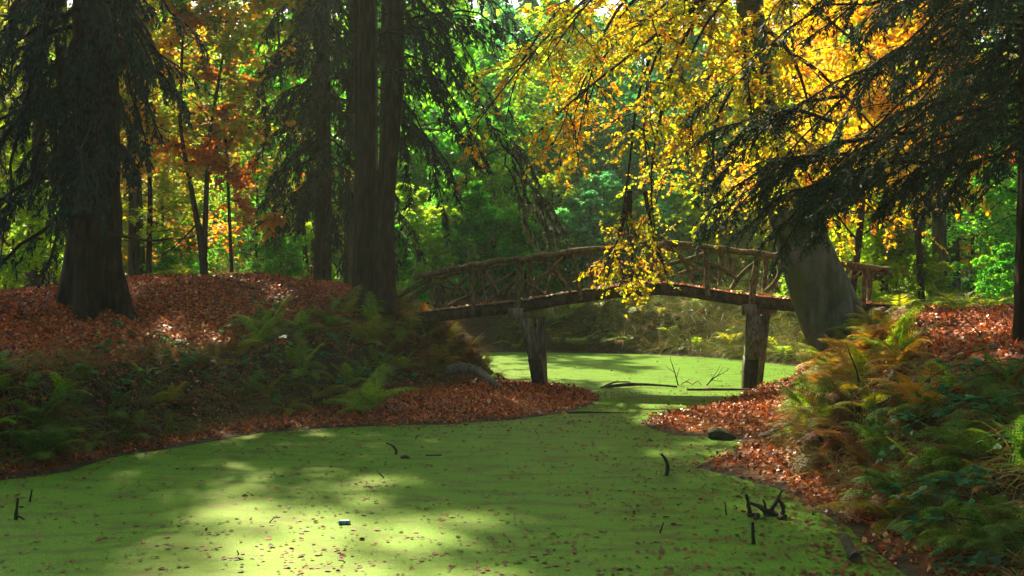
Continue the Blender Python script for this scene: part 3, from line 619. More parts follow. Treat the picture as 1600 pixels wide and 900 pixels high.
GM = np.array([resample(PL(m), 12) for m in main])
GL = np.array([np.linalg.norm(np.diff(g, axis=0), axis=1).sum() for g in GM])
tubes(w_, GM, np.linspace(1, .18, 12)[None] * np.full((len(GM), 1), .052), 6)
sp, st, t_, par = along(GM, 15, .16, 1)
S = grow(sp, nrm(st * .8 + .7 * rng.standard_normal((len(sp), 3)) * [1, .8, .6]), .32 * GL[par] * (1.1 - .6 * t_) * rng.uniform(.5, 1.1, len(sp)), 7, .16, (0, 0, -.55))
tubes(w_, S, np.linspace(1, .3, 7)[None] * np.full((len(S), 1), .013), 4)
tp_, tt_, _, par2 = along(S, 8, .05, 1)
Tn = grow(tp_, nrm(tt_ * .8 + .7 * rng.standard_normal((len(tp_), 3)) * [1, 1, .5]), rng.uniform(.22, .6, len(tp_)), 4, .15, (0, 0, -.35))
tubes(w_, Tn, np.linspace(1, .5, 4)[None] * np.full((len(Tn), 1), .0045), 3)
tx, ty = pxy(Tn[:, 1])
tone = np.clip(.33 + .20 * rng.standard_normal(len(Tn)) + .22 * np.clip((960 - tx) / 150, -.3, 1) * (ty > 120) + .2 * np.clip((tx - 1230) / 80, 0, 1) + .1 * rng.standard_normal(len(S))[par2], 0, 1)
thin = rng.uniform(0, 1, len(Tn)) < np.where(ty > 290, .34, .85); Tn, tone = Tn[thin], tone[thin]
leafy(Tn, 13, .068, l_, LEAF6, .75, tone=tone, wobble=.5)
# above the picture
cs = TPB[11:14].repeat(8, 0); crown(cs, sphere_dirs(24, 0, .7), np.full(24, 5.), w_, l_, 5, 5, 6, .13, LEAF6, rad=.05, carve=True)
w_.build('branches', M['twig'], bt, True)
V, Q, T, A = l_.arrays(); V6 = V.reshape(-1, 6, 3); cen = V6.mean(1); sz = np.linalg.norm(V6[:, 3] - V6[:, 0], axis=1) / cen[:, 1]
cx, cyy = pxy(cen); sc_ = np.where((cx > 900) & (cx < 1080) & (cyy > 370) & (cyy < 480), sz, 0); pick = np.argsort(-sc_)[:300]
keep = np.ones(len(V6), bool); keep[pick] = False
lb = MB(); V2 = V6[keep].reshape(-1, 3); k0 = np.arange(len(V2) // 6)[:, None] * 6
lb.add(V2, np.r_[k0 + [[0, 3, 2, 1]], k0 + [[0, 5, 4, 3]]], None, A.reshape(-1, 6)[keep].ravel())
tag(lb.build('crown', M['yellow'], bt), kind='stuff')
off = origin_of(bt)
lm6 = []
for j in range(6):                                     # the leaves hanging in front of the railing, one by one
    m = MB(); m.add(LEAF6, [[0, 3, 2, 1], [0, 5, 4, 3]], None, [.2, .35, .45, .55, .7, .9][j]); lm6.append(m.mesh('leaf', M['yellow']))
from mathutils import Matrix
for i in pick:
    v6 = V6[i]; a = v6[3] - v6[0]; s = np.linalg.norm(a); a = a / s; b_ = nrm(v6[1] - v6[5]); c_ = np.cross(a, b_); b_ = np.cross(c_, a)
    me = lm6[int(np.argmin(np.abs(np.array([.2, .35, .45, .55, .7, .9]) - A[i * 6])))]
    ob = bpy.data.objects.new('leaf', me); C.objects.link(ob); ob.parent = bt
    p0 = v6[0] - off
    ob.matrix_local = Matrix([[a[0] * s, b_[0] * s, c_[0] * s, p0[0]], [a[1] * s, b_[1] * s, c_[1] * s, p0[1]], [a[2] * s, b_[2] * s, c_[2] * s, p0[2]], [0, 0, 0, 1]])

# ---- orange beech saplings on the mound
def sapling(stems, label, size, nb, spread, zr, tone0, mat='orange', sub=7):
    base = np.array(stems[0][0][0]); base[2] = Hs(base[0], base[1])
    o = thing('beech_sapling', base, label, 'tree')
    w1, l1 = MB(), MB(); tr = MB()
    for pth, r in stems:
        pr = resample(np.c_[pth, r], 24); tubes(tr, pr[None, :, :3], pr[None, :, 3], 9, jag=.04)
        i = rng.integers(int(24 * zr), 24, nb); stp = pr[i, :3]
        q = (i / 24 - zr) / (1 - zr)
        crown(stp, sphere_dirs(nb, .0, .4), spread * (1 - .5 * q) * rng.uniform(.6, 1.15, nb), w1, l1, sub, 6, 9, size, LEAF6, rad=.016, tpull=(0, 0, -.2), flat=.9, tone0=tone0, tonevar=.16, slen=.45, tlen=.2)
    tr.build('trunk', M['twig'], o, True); w1.build('branches', M['twig'], o, True)
    tag(l1.build('crown', M[mat], o), kind='stuff'); return o
sY = 23.6
sapling([([W(318, 432, sY), W(318, 385, sY), W(308, 350, sY), W(300, 300, sY), W(280, 200, sY), W(285, 60, sY), W(300, -80, sY)], [.1, .09, .07, .055, .045, .03, .01]),
         ([W(319, 425, sY + .05), W(319, 385, sY), W(322, 320, sY), W(325, 220, sY), W(350, 80, sY), W(360, -60, sY)], [.07, .07, .06, .045, .03, .01])],
        'orange leaved young beech with forked dark stem on top of the mound', .10, 22, 2.5, .30, .38)
sapling([([W(362, 425, 24.2), W(358, 330, 24.2), W(355, 250, 24.2), W(345, 120, 24.2)], [.045, .038, .03, .01])], 'thin straight orange beech sapling right of the forked beech', .105, 20, 1.5, .25, .72)
sapling([([W(232, 440, 27), W(235, 300, 27), W(228, 150, 27), W(240, 0, 27)], [.08, .06, .05, .02])], 'yellow green young beech at the left foot of the mound', .11, 30, 2.4, .15, .42)
sapling([([W(480, 440, 30), W(470, 300, 30), W(440, 150, 30), W(430, -60, 30)], [.08, .06, .05, .02])], 'yellow young beech behind the slim dark spruce', .12, 32, 2.6, .2, .35)
sapling([([W(1330, 470, 24), W(1345, 350, 24), W(1350, 250, 24), W(1330, 60, 24), W(1330, -60, 24)], [.09, .08, .06, .05, .02])], 'golden young beech behind the right end of the bridge', .11, 30, 2.8, .25, .5, 'yellow')
sapling([([W(1440, 470, 27), W(1430, 300, 27), W(1440, 100, 27), W(1450, -60, 27)], [.09, .08, .06, .02])], 'orange young beech behind the dark hemlock sprays', .12, 32, 3.0, .3, .6, 'yellow')
sapling([([W(1240, 470, 30), W(1250, 300, 30), W(1240, 100, 30), W(1230, -60, 30)], [.09, .08, .06, .02])], 'yellow young beech behind the leaning trunk', .12, 32, 3.2, .3, .38, 'yellow')

# ------------------------------------------------------------------ the rustic bridge
def YN(px): return 22.75 - 1.35 * (px - 640) / 750.0          # depth of the near side at a photo column
def BW(px, py, far=0, out=0.0):
    Y = YN(px) + out
    if far:                                                    # the far side lies 1.3 m behind
        p = W(px, py, YN(px) + 1.3); return p
    return W(px, py, Y)
br = thing('rustic_bridge', (*W(1020, 470, 22.2)[:2], 0.0), 'arched rustic footbridge of mossy brown poles over the duckweed pond', 'bridge')
def pole(name, pts, r, far=0, out=0.0, mat='log', n=9, taper=.9, bend=.012, sides=10):
    P = resample([BW(*p, far, out) for p in pts], n)
    P[1:-1] += bend * np.linalg.norm(P[-1] - P[0]) * rng.standard_normal((n - 2, 3)) * .5
    R = np.linspace(1, taper, n) * r * (1 + .06 * rng.standard_normal(n))
    m = MB(); tubes(m, P[None], R[None], sides, cap=True, jag=.04); return m.build(name, M[mat], br, True)
# rails
for pts, r in [([(645, 435), (690, 424), (740, 414), (818, 403)], .085), ([(662, 437), (700, 430), (750, 421)], .055), ([(808, 406), (870, 396), (930, 388), (985, 383), (1046, 379)], .085), ([(1036, 379), (1080, 384), (1130, 389), (1180, 396), (1240, 402)], .085), ([(1232, 403), (1300, 411), (1389, 421)], .085)]:
    pole('hand_rail', pts, r * .82, 0, -.03, n=14)
for pts, r in [([(660, 434), (740, 420), (820, 408)], .075), ([(815, 409), (930, 393), (1040, 384)], .075), ([(1034, 384), (1130, 391), (1230, 403)], .075), ([(1225, 403), (1300, 414), (1393, 427)], .075)]:
    pole('hand_rail', pts, r * .8, 1, n=14)
for pts in [[(612, 470), (640, 452), (674, 434)], [(638, 470), (655, 457), (674, 444)]]: pole('hand_rail', pts, .06, 0)
# posts
for a, b_, r in [((675.5, 431), (676, 474), .065), ((736, 420), (739, 491), .065), ((814, 409), (808, 484), .085), ((895, 396), (908, 469), .07), ((1009, 384), (1010, 452), .065), ((1103, 389), (1106, 462), .07), ((1184, 400), (1173, 476), .085), ((1268, 408), (1264, 476), .07), ((1352.5, 420), (1349, 480), .07)]:
    pole('post', [a, b_], r * .85, 0, -.1, n=6)
for a, b_, r in [((692, 430), (698, 478), .06), ((752, 420), (756, 468), .06), ((829, 408), (829, 462), .06), ((923, 396), (923, 448), .065), ((1029, 386), (1029, 432), .065), ((1127, 394), (1124, 446), .065), ((1197, 400), (1194, 455), .07), ((1360, 424), (1357, 474), .065)]:
    pole('post', [a, b_], r * .85, 1, n=6)
# braces, near side then far side
for pts, r in [([(731, 432), (685, 478)], .055), ([(755, 420), (779, 457)], .055), ([(805, 440), (760, 472)], .055), ([(680, 443), (714, 453)], .05), ([(818, 438), (852, 460)], .05), ([(850, 402), (892, 455)], .065), ([(887, 399), (832, 445)], .06), ([(962, 392), (981, 442)], .06), ([(1005, 410), (966, 445)], .055),
               ([(1042, 385), (1071, 405), (1084, 444)], .065), ([(1100, 397), (1066, 408), (1038, 415)], .06), ([(1109, 410), (1130, 421), (1153, 437)], .055), ([(1179, 412), (1160, 425), (1142, 452)], .06), ([(1214, 404), (1222, 422), (1218, 434), (1196, 456)], .06), ([(1347, 426), (1310, 447)], .06), ([(1310, 450), (1347, 473)], .06), ([(1262, 412), (1240, 452)], .05)]:
    pole('brace', pts, r * .85, 0, .06, n=7)
for pts, r in [([(744, 423), (760, 469)], .055), ([(806, 424), (760, 450), (700, 478)], .06), ([(696, 433), (732, 462)], .05), ([(864, 428), (853, 458)], .055), ([(801, 430), (794, 468)], .055), ([(939, 412), (932, 448)], .055), ([(1012, 400), (1040, 432)], .055), ([(1078, 411), (1118, 438)], .055), ([(1138, 395), (1142, 412), (1150, 440)], .06), ([(1202, 430), (1219, 458)], .055), ([(1326, 420), (1314, 442)], .055), ([(1060, 428), (1088, 418)], .05)]:
    pole('brace', pts, r * .8, 1, n=7)
# curved side beams, deck planks
DECK = np.array([(640, 492), (690, 487), (750, 480), (815, 473), (870, 463), (920, 456), (975, 449), (1030, 445), (1070, 448), (1110, 455), (1150, 461), (1190, 466), (1240, 471), (1300, 475), (1390, 479)], float)
def beam(far):
    for lo, hi in ((640, 830), (826, 1034), (1030, 1196), (1192, 1392)):
        xs = np.linspace(lo, hi, 9); ys = np.interp(xs, DECK[:, 0], DECK[:, 1])
        T = np.array([BW(x, y) for x, y in zip(xs, ys)])
        if far: T = T + [.05, 1.22, 0]
        w = .06; hgt = .21
        Vv = np.concatenate([T + [0, -w, 0], T + [0, w, 0], T + [0, w, -hgt], T + [0, -w, -hgt]]) + rng.normal(0, .005, (36, 3)); n = 9
        Q = []
        for k in range(4):
            a = k * n + np.arange(n - 1); c = ((k + 1) % 4) * n + np.arange(n - 1); Q.append(np.stack([a, a + 1, c + 1, c], -1))
        Q = np.concatenate(Q + [np.array([[0, n, 2 * n, 3 * n]]), np.array([[n - 1, 4 * n - 1, 3 * n - 1, 2 * n - 1]])])
        m = MB(); m.add(Vv, Q); m.build('beam', M['beam'], br)
beam(0); beam(1)
xs = np.linspace(642, 1388, 76)
DT = []
pm = []
for j in range(4):
    m = MB(); v = np.array([[x, y, z] for z in (0, .035) for x, y in ((-.061, -.06), (.061, -.06), (.061, 1.36), (-.061, 1.36))]) + rng.normal(0, .004, (8, 3))
    m.add(v, [[0, 3, 2, 1], [4, 5, 6, 7], [0, 1, 5, 4], [1, 2, 6, 5], [2, 3, 7, 6], [3, 0, 4, 7]]); pm.append(m.mesh('plank', M['beam']))
offb = origin_of(br)
for k, x in enumerate(xs):
    y = np.interp(x, DECK[:, 0], DECK[:, 1]); p = BW(x, y); DT.append(p)
    y2 = np.interp(x + 4, DECK[:, 0], DECK[:, 1]); p2 = BW(x + 4, y2); ang = math.atan2(p2[2] - p[2], p2[0] - p[0])
    link('plank', pm[k % 4], br, tuple(p - offb + [0, rng.normal(0, .02), .006]), (0, -ang, 0))
DT = np.array(DT)
# supports: cap and two raked piles each
def boxbar(name, a, b_, wx, wz, mat, parent=br):
    a = np.array(a); b_ = np.array(b_); d = nrm(b_ - a); s = nrm(np.cross(d, [0, 0, 1.])) if abs(d[2]) < .8 else np.array([1., 0, 0]); u = np.cross(s, d)
    Vv = np.array([q + s * sx * wx / 2 + u * sz * wz / 2 for q in (a, (a + b_) / 2, b_) for sx, sz in ((-1, -1), (1, -1), (1, 1), (-1, 1))]) + rng.normal(0, .006, (12, 3))
    Q = [[k * 4 + i, k * 4 + (i + 1) % 4, k * 4 + 4 + (i + 1) % 4, k * 4 + 4 + i] for k in (0, 1) for i in range(4)] + [[3, 2, 1, 0], [8, 9, 10, 11]]
    m = MB(); m.add(Vv, Q); return m.build(name, M[mat], parent)
for cx0, cx1, cy_, tops, bots in [(803, 858, 489, (819, 846), (846, 849)), (1168, 1206, 484, (1178, 1196), (1169, 1181))]:
    n0 = YN(cx0) - .28; boxbar('cap_beam', W(cx0, cy_, n0), W(cx1, cy_ - 2, n0 + 1.95), .24, .22, 'pile')
    a = W(tops[0], cy_ + 7, YN(cx0) - .05); c = W(bots[0], 607, 22.6); mid = a * .42 + c * .58
    pl = boxbar('pile', a, mid, .25, .25, 'pile'); boxbar('pile_foot', mid, c + [0, 0, -.3], .27, .27, 'wet', pl)
    a2 = W(tops[1], cy_ + 6, YN(cx0) + 1.3); boxbar('pile', a2, W(bots[1], 600, 23.6) + [0, 0, -.3], .19, .19, 'pile')
    boxbar('cross_brace', a2 * .6 + a * .4 + [0, 0, -.05], c * .8 + a2 * .2, .07, .1, 'pile')
# fallen leaves on the deck
db = MB(); n = 1500; i = rng.integers(0, 75, n); u = rng.uniform(0, 1, n)[:, None]; k = rng.uniform(0, 1, n) < np.clip((xs[i] - 860) / 200, .15, 1)
dp = (DT[i] * (1 - u) + DT[i + 1] * u)[k]; n = len(dp); dp = dp + np.stack([0 * dp[:, 0], rng.uniform(.06, 1.25, n), rng.uniform(.045, .07, n)], -1)
leaves(db, dp, rng.standard_normal((n, 3)) * [1, 1, .25], np.array([0, 0, 1.]) + .3 * rng.standard_normal((n, 3)), rng.uniform(.06, .1, n), rng.beta(2, 1.6, n), LEAF6)
tag(db.build('deck_leaf_litter', M['litter']), 'red brown fallen leaves lying on the bridge deck', 'leaves', kind='stuff')

# ------------------------------------------------------------------ leaf litter on the banks
def litter(name, n, xr, yr, dens, label, size=(.06, .1), cat='leaves'):
    x = rng.uniform(*xr, n); y = rng.uniform(*yr, n); dp = sdist(POND, x, y); df = sdist(FOOT, x, y)
    k = inview(x, y) & (dp > -.05) & (rng.uniform(0, 1, n) < dens(x, y, dp, df)); x, y = x[k], y[k]
    nn = HN(x, y); z = H(x, y) + rng.uniform(.008, .035, len(x)); p = np.stack([x, y, z], -1); n = len(p)
    k2 = nn[:, 2] > .5; p, nn, x, y = p[k2], nn[k2], x[k2], y[k2]; n = len(p)
    m = MB(); v = np.clip(rng.beta(1.1, 1.4, n) + .18 * vnoise(x, y, .9, 8), 0, 1)
    leaves(m, p, nrm(rng.standard_normal((n, 3))) + nn * -.0, nn + .5 * rng.standard_normal((n, 3)), size[0] + (size[1] - size[0]) * rng.beta(1.3, 1.8, n), v)
    tag(m.build(name, M['litter']), label, cat, kind='stuff')
dl = lambda x, y, dp, df: np.clip(.35 + dp / .35 + .5 * vnoise(x, y, 5, 1), .1, 1) * np.clip(.95 + .7 * vnoise(x, y, 1.7, 3), .35, 1) * np.where(df < .15, 1.0, np.where(df < 1.3, .45, .95)) * np.clip(1.0 - .8 * sm((y - 26) / 3), 0, 1)
litter('leaf_litter', 230000, (-15, 2), (10, 29), dl, 'thick red brown leaf litter covering the left bank and mound', (.03, .10))
litter('leaf_litter', 130000, (1.8, 14), (5, 27), dl, 'bright red leaf litter covering the right bank', (.03, .095))

# ------------------------------------------------------------------ leaves and bits floating on the duckweed
def pond_points(n, f):
    x = rng.uniform(-8, 8, n); y = 4000 / rng.uniform(120, 475, n); dp = sdist(POND, x, y)
    k = (dp < -.04) & inview(x, y, .3) & (rng.uniform(0, 1, n) < f(x, y, -dp)); return np.stack([x[k], y[k], np.full(k.sum(), .006)], -1)
fp = pond_points(44000, lambda x, y, d: .14 + .25 * np.exp(-d / .8) + 1.0 * np.exp(-(d / .32) * (1 + .8 * vnoise(x, y, 3, 4))) + .55 * sm((y - 15.5) / 3) * sm((24 - y) / 2))
cl = fp[rng.integers(0, len(fp), 420)]; cl = np.repeat(cl, 7, 0); cl[:, :2] += rng.standard_normal((len(cl), 2)) * [.16, .10] * rng.uniform(.3, 1.6, (len(cl), 1))
cl = cl[sdist(POND, cl[:, 0], cl[:, 1]) < -.03]; fp = np.r_[fp, cl]
px2, _ = pxy(fp); fp = fp[(rng.uniform(0, 1, len(fp)) < .55 + .45 * (px2 > 420))]
cand = np.flatnonzero((fp[:, 1] < 15)); big = rng.choice(cand, min(300, len(cand)), replace=False)
sm_ = np.setdiff1d(np.arange(len(fp)), big)
def fleaf(m, p, s, v): leaves(m, p, nrm(rng.standard_normal((len(p), 3)) * [1, 1, .05]), np.array([0, 0, 1.]) + .22 * rng.standard_normal((len(p), 3)), s, v, LEAF6)
m = MB(); P = fp[sm_] + [0, 0, .004]; fleaf(m, P, .018 + .06 * rng.beta(1.2, 2.2, len(P)), rng.beta(2, 2, len(P)))
tag(m.build('floating_leaf_scatter', M['pondleaf']), 'small brown leaves and bits scattered over the duckweed', 'leaves', kind='stuff')
fm = []
for j in range(8):
    mm = MB(); t6 = LEAF6.copy(); t6[:, 2] = np.abs(rng.normal(.06, .05, 6)); t6[0, 2] = t6[3, 2] = .01 + .02 * rng.uniform(); mm.add(t6, [[0, 3, 2, 1], [0, 5, 4, 3]], None, .05 + .12 * j); fm.append(mm.mesh('fallen_leaf', M['pondleaf']))
for i in big:
    o = link('fallen_leaf', fm[rng.integers(8)], None, tuple(fp[i]), (rng.normal(0, .12), rng.normal(0, .12), rng.uniform(0, 6.28)), (rng.uniform(.045, .08),) * 3)
    tag(o, 'small red brown leaf floating on the green duckweed in the foreground', 'leaf', 'leaves floating on the foreground duckweed')

# ------------------------------------------------------------------ ferns
def frond(arch, droop, fine):
    """one frond, 1 m long, leaving the origin towards +X"""
    m = MB(); n = 14
    t = np.linspace(0, 1, n); el = arch - droop * t ** 1.3
    ds = 1.0 / (n - 1); P = np.zeros((n, 3))
    for i in range(1, n): P[i] = P[i - 1] + ds * np.array([math.cos(el[i]), .04 * math.sin(5 * t[i]), math.sin(el[i])])
    tubes(m, P[None], np.linspace(.007, .002, n)[None], 3, .7)
    k = 15 if fine else 12
    tt = np.linspace(.16, .985, k); pp = np.stack([np.interp(tt, t, P[:, j]) for j in range(3)], 1)
    tg = nrm(np.stack([np.interp(tt, t, np.gradient(P[:, j])) for j in range(3)], 1)); up = nrm(np.cross(tg, [0, 1., 0])) * -1
    Lp = .30 * np.sin(np.pi * np.clip(.16 + .84 * (1 - (tt - .16) / .84) ** .9, 0, 1) * .62) * rng.uniform(.85, 1.1, k) + .01
    for s in (-1, 1):
        sd = nrm(np.array([0, s, 0]) + tg * .45 + rng.normal(0, .08, (k, 3)) + np.array([0, 0, -.18]))
        if fine:
            j = np.linspace(.08, 1, 7); q = (pp[:, None] + sd[:, None] * (Lp[:, None] * j)[..., None]); q[..., 2] -= (.18 * Lp[:, None] * j ** 2)
            q = q.reshape(-1, 3); ll = np.maximum((Lp[:, None] * .33 * (1.1 - j)), .012).ravel()
            ux = np.repeat(up, 7, 0); sx = np.repeat(sd, 7, 0); cr = np.cross(ux, sx)
            for s3 in (-1, 1): leaves(m, q, cr * s3 + sx * .55, ux + .2 * rng.standard_normal(q.shape), ll, rng.beta(2, 2, len(q)), np.array([(0, 0, 0), (.4, .26, .02), (1, 0, -.1), (.4, -.26, .02)]))
        else:
            leaves(m, pp, sd, up + .15 * rng.standard_normal(pp.shape), Lp, rng.beta(2, 2, k), np.array([(0, 0, 0), (.3, .10, .02), (1, 0, -.15), (.3, -.10, .02)]))
    return m.mesh('frond', M['fern'])
FF = [frond(a, d, True) for a, d in ((1.15, 1.3), (.95, 1.3), (.8, 1.5), (1.3, .8), (.6, 1.1))]
FC = [frond(a, d, False) for a, d in ((1.15, 1.4), (.9, 1.4), (.7, 1.3), (1.2, 1.0))]
FG = (.14, .26, .008); FD = (.065, .16, .012); FB = (.15, .065, .010); FY = (.40, .23, .008); FO = (.25, .22, .008)
def fern(x, y, s, color, label, group=None, k=7, fine=True, z=None, tilt=0, az=None, spread=6.28, var=.25):
    z = Hs(x, y) if z is None else z
    o = thing('fern', (x, y, z - .02), label, 'fern', group)
    lib = FF if fine else FC
    a0 = rng.uniform(0, 6.28) if az is None else az - spread / 2
    for i in range(k):
        c = np.clip(np.array(color) * rng.uniform(1 - var, 1 + var), 0, 1)
        if rng.uniform() < .08: c = np.array(FB)
        link('frond', lib[rng.integers(len(lib))], o, (0, 0, 0), (rng.normal(0, .1), rng.normal(0, .12), a0 + spread * (i + rng.uniform(-.3, .3)) / k), s * rng.uniform(.7, 1.15), tuple(c))
    return o
def patch(n, pxr, pyr, Yr, label, group, size, cols, dfr=(-.05, 3), fine=True, k=(5, 8), seed_y=None):
    """ferns rooted in a part of a bank, given by photo columns and depths"""
    c = 0; tries = 0
    while c < n and tries < n * 60:
        tries += 1; Y = rng.uniform(*Yr); px = rng.uniform(*pxr); x = (px - 800) / F * Y
        d = float(sdist(FOOT, np.array([x]), np.array([Y]))[0])
        if not dfr[0] < d < dfr[1]: continue
        z = Hs(x, Y); py = HOR - (z - CH) / Y * F
        if not pyr[0] < py < pyr[1]: continue
        cc = mixc(cols[rng.integers(len(cols))], cols[rng.integers(len(cols))], rng.uniform(0, .5))
        fern(x, Y, rng.uniform(*size), cc, cname(cc) + ' ' + label, group, int(rng.integers(*k)), fine, z); c += 1
patch(20, (-20, 175), (560, 760), (11.8, 15), 'fern on the steep left bank at the picture edge', 'ferns at the left edge', (.35, .58), [FD, FG, FD], (.1, 1.2))
patch(26, (175, 420), (540, 720), (13.5, 18.5), 'drooping fern on the bank below the big spruce', 'ferns below the big spruce', (.28, .48), [FB, FD, FO], (.15, 1.1))
patch(36, (390, 640), (480, 660), (16.5, 21.5), 'lush fern on the left bank in front of the twin trunks', 'ferns in front of the twin trunks', (.42, .72), [FG, FG, FO, FD], (.15, 2.2))
patch(36, (600, 800), (470, 630), (18.5, 25), 'fern on the bank below the left bridge end', 'ferns below the left bridge end', (.45, .75), [FG, FO, FB, FO], (.1, 2.4))
patch(36, (1180, 1420), (540, 760), (10.5, 18.5), 'fern on the right bank above the leaf beach', 'ferns above the right leaf beach', (.5, .8), [FO, FB, FG, FB], (.15, 1.6))
patch(40, (1350, 1640), (600, 900), (7.6, 12), 'fern on the near right bank', 'ferns on the near right bank', (.45, .7), [FD, FD, FD, FG], (.2, 1.8))
patch(14, (1210, 1400), (500, 600), (13.5, 19), 'fern beside the foot of the leaning beech', 'ferns beside the leaning beech', (.6, .9), [FO, FG, FY], (.6, 3.5))
patch(12, (1215, 1330), (520, 620), (16.2, 18.5), 'fern crowded against the foot of the leaning beech', 'ferns at the foot of the leaning beech', (.55, .8), [FY, FO, FG], (.0, 2.2))
patch(14, (1200, 1420), (540, 620), (12, 16), 'sunlit fern on the right bank edge', 'sunlit ferns', (.5, .75), [FY, FY, FO], (.4, 2.2))
for px, py, Y, s, col, lab in [(1450, 548, 11.6, .95, FY, 'tall golden fern leaning right above the red leaves'), (1395, 640, 10.2, .75, FO, 'upright olive fern with even fronds in the right bank thicket'), (1545, 590, 9.4, .35, FY, 'small yellow fern in the red leaf strip'), (575, 600, 17.9, .95, FG, 'largest bright green fern drooping over the left leaf beach'), (75, 600, 13.6, .85, FD, 'largest pale fern at the left picture edge')]:
    p = W(px, py, Y); fern(p[0], p[1], s, col, lab, k=8)
patch(36, (790, 1260), (455, 572), (27.5, 35.5), 'fern on the sunlit far bank beyond the bridge', 'ferns on the far bank', (.7, 1.15), [FG, LIME, FO, FG], (.0, 3.0), fine=False)
patch(18, (1330, 1640), (440, 500), (23, 31), 'fern at the back of the right bank', 'ferns at the back of the right bank', (.6, .9), [LIME, FG, FO], (1.5, 12), fine=False)
patch(8, (180, 560), (425, 480), (24, 31), 'fern on the far side of the mound', 'ferns behind the mound', (.5, .8), [LIME, FG], (2, 12), fine=False)

# ------------------------------------------------------------------ brambles: arching stems with toothed leaves in threes
BLEAF = np.array([(0, 0, 0), (.28, .36, .06), (.68, .34, .04), (1, 0, -.08), (.68, -.34, .04), (.28, -.36, .06)])
blm = []
for j in range(4):
    m = MB(); 
    for a in (-1.0, 0, 1.0):
        t6 = BLEAF * (1 if a == 0 else .82) * rng.uniform(.9, 1.1); c, s_ = math.cos(a), math.sin(a)
        R = np.array([[c, -s_, 0], [s_, c, 0], [0, 0, 1]]); m.add(t6 @ R.T + [.25, 0, 0] , [[0, 3, 2, 1], [0, 5, 4, 3]], None, .15 + .2 * j + rng.uniform(0, .15))
    tubes(m, np.array([[[-.25, 0, -.05], [0, 0, .02], [.27, 0, 0]]]), np.full((1, 3), .02), 3, .8)
    blm.append(m.mesh('leaf', M['leaf']))
def bramble(x, y, label, group, color, ns=3, L=(.5, 1.0), lsize=.075, nl=8):
    z = Hs(x, y); o = thing('bramble', (x, y, z), label, 'bramble', group)
    d = sphere_dirs(ns, .3, .8); P = grow(np.tile([x, y, z - .03], (ns, 1)), d, rng.uniform(*L, ns), 9, .12, (0, 0, -1.5))
    m = MB(); tubes(m, P, np.linspace(.007, .003, 9)[None] * np.ones((ns, 1)), 4); m.build('stem', M['twig'], o)
    p, tg, t, par = along(P, nl, .15, 1)
    for i in range(len(p)):
        q = p[i] - np.array(o.location); a = math.atan2(tg[i][1], tg[i][0]) + rng.normal(0, .9)
        link('leaf', blm[rng.integers(4)], o, tuple(q + [0, 0, .02]), (rng.normal(0, .35), rng.normal(.1, .3), a), lsize * rng.uniform(.7, 1.2), tuple(np.array(color) * rng.uniform(.75, 1.25)))
def brambles(n, pxr, pyr, Yr, label, group, color, dfr, **kw):
    c = tries = 0
    while c < n and tries < 4000:
        tries += 1; Y = rng.uniform(*Yr); x = (rng.uniform(*pxr) - 800) / F * Y
        d = float(sdist(FOOT, np.array([x]), np.array([Y]))[0]); py = HOR - (Hs(x, Y) - CH) / Y * F
        if dfr[0] < d < dfr[1] and pyr[0] < py < pyr[1]: bramble(x, Y, label, group, color, **kw); c += 1
BD = (.022, .115, .032)
brambles(30, (1380, 1640), (560, 720), (7.8, 11.5), 'dark green bramble on top of the near right bank', 'brambles on the right bank top', BD, (.7, 3.2))
brambles(20, (1400, 1640), (690, 900), (7.4, 9.8), 'dark green bramble low on the near right bank', 'brambles low on the right bank', BD, (.2, 1.4))
brambles(20, (390, 620), (470, 620), (16.5, 20.5), 'bright green bramble among the ferns on the left bank', 'brambles among the left ferns', (.028, .15, .045), (.3, 2.4), lsize=.1)
brambles(24, (120, 430), (490, 640), (13.5, 18), 'small green bramble at the edge of the mound', 'brambles at the mound edge', (.030, .12, .035), (.5, 2.2), L=(.3, .6), lsize=.09, nl=6)
brambles(12, (850, 1230), (460, 550), (29, 35), 'pale green bramble on the far bank beyond the bridge', 'brambles on the far bank', (.06, .16, .05), (.3, 2.5), lsize=.12)
brambles(10, (1330, 1500), (400, 500), (23, 28), 'yellow green leafy shoots at the right bridge end', 'leafy shoots at the right bridge end', (.17, .26, .012), (2, 9), lsize=.13, L=(.8, 1.4), nl=10)
for px, py, Y, lab in [(625, 455, 22.4, 'bright yellow green seedling between the twin trunks and the bridge rail'), (760, 515, 23.4, 'bright green leafy shoot under the left end of the bridge')]:
    p = W(px, py, Y); bramble(p[0], p[1], lab, None, (.10, .24, .012), 5, (.4, .8), .12, 9)

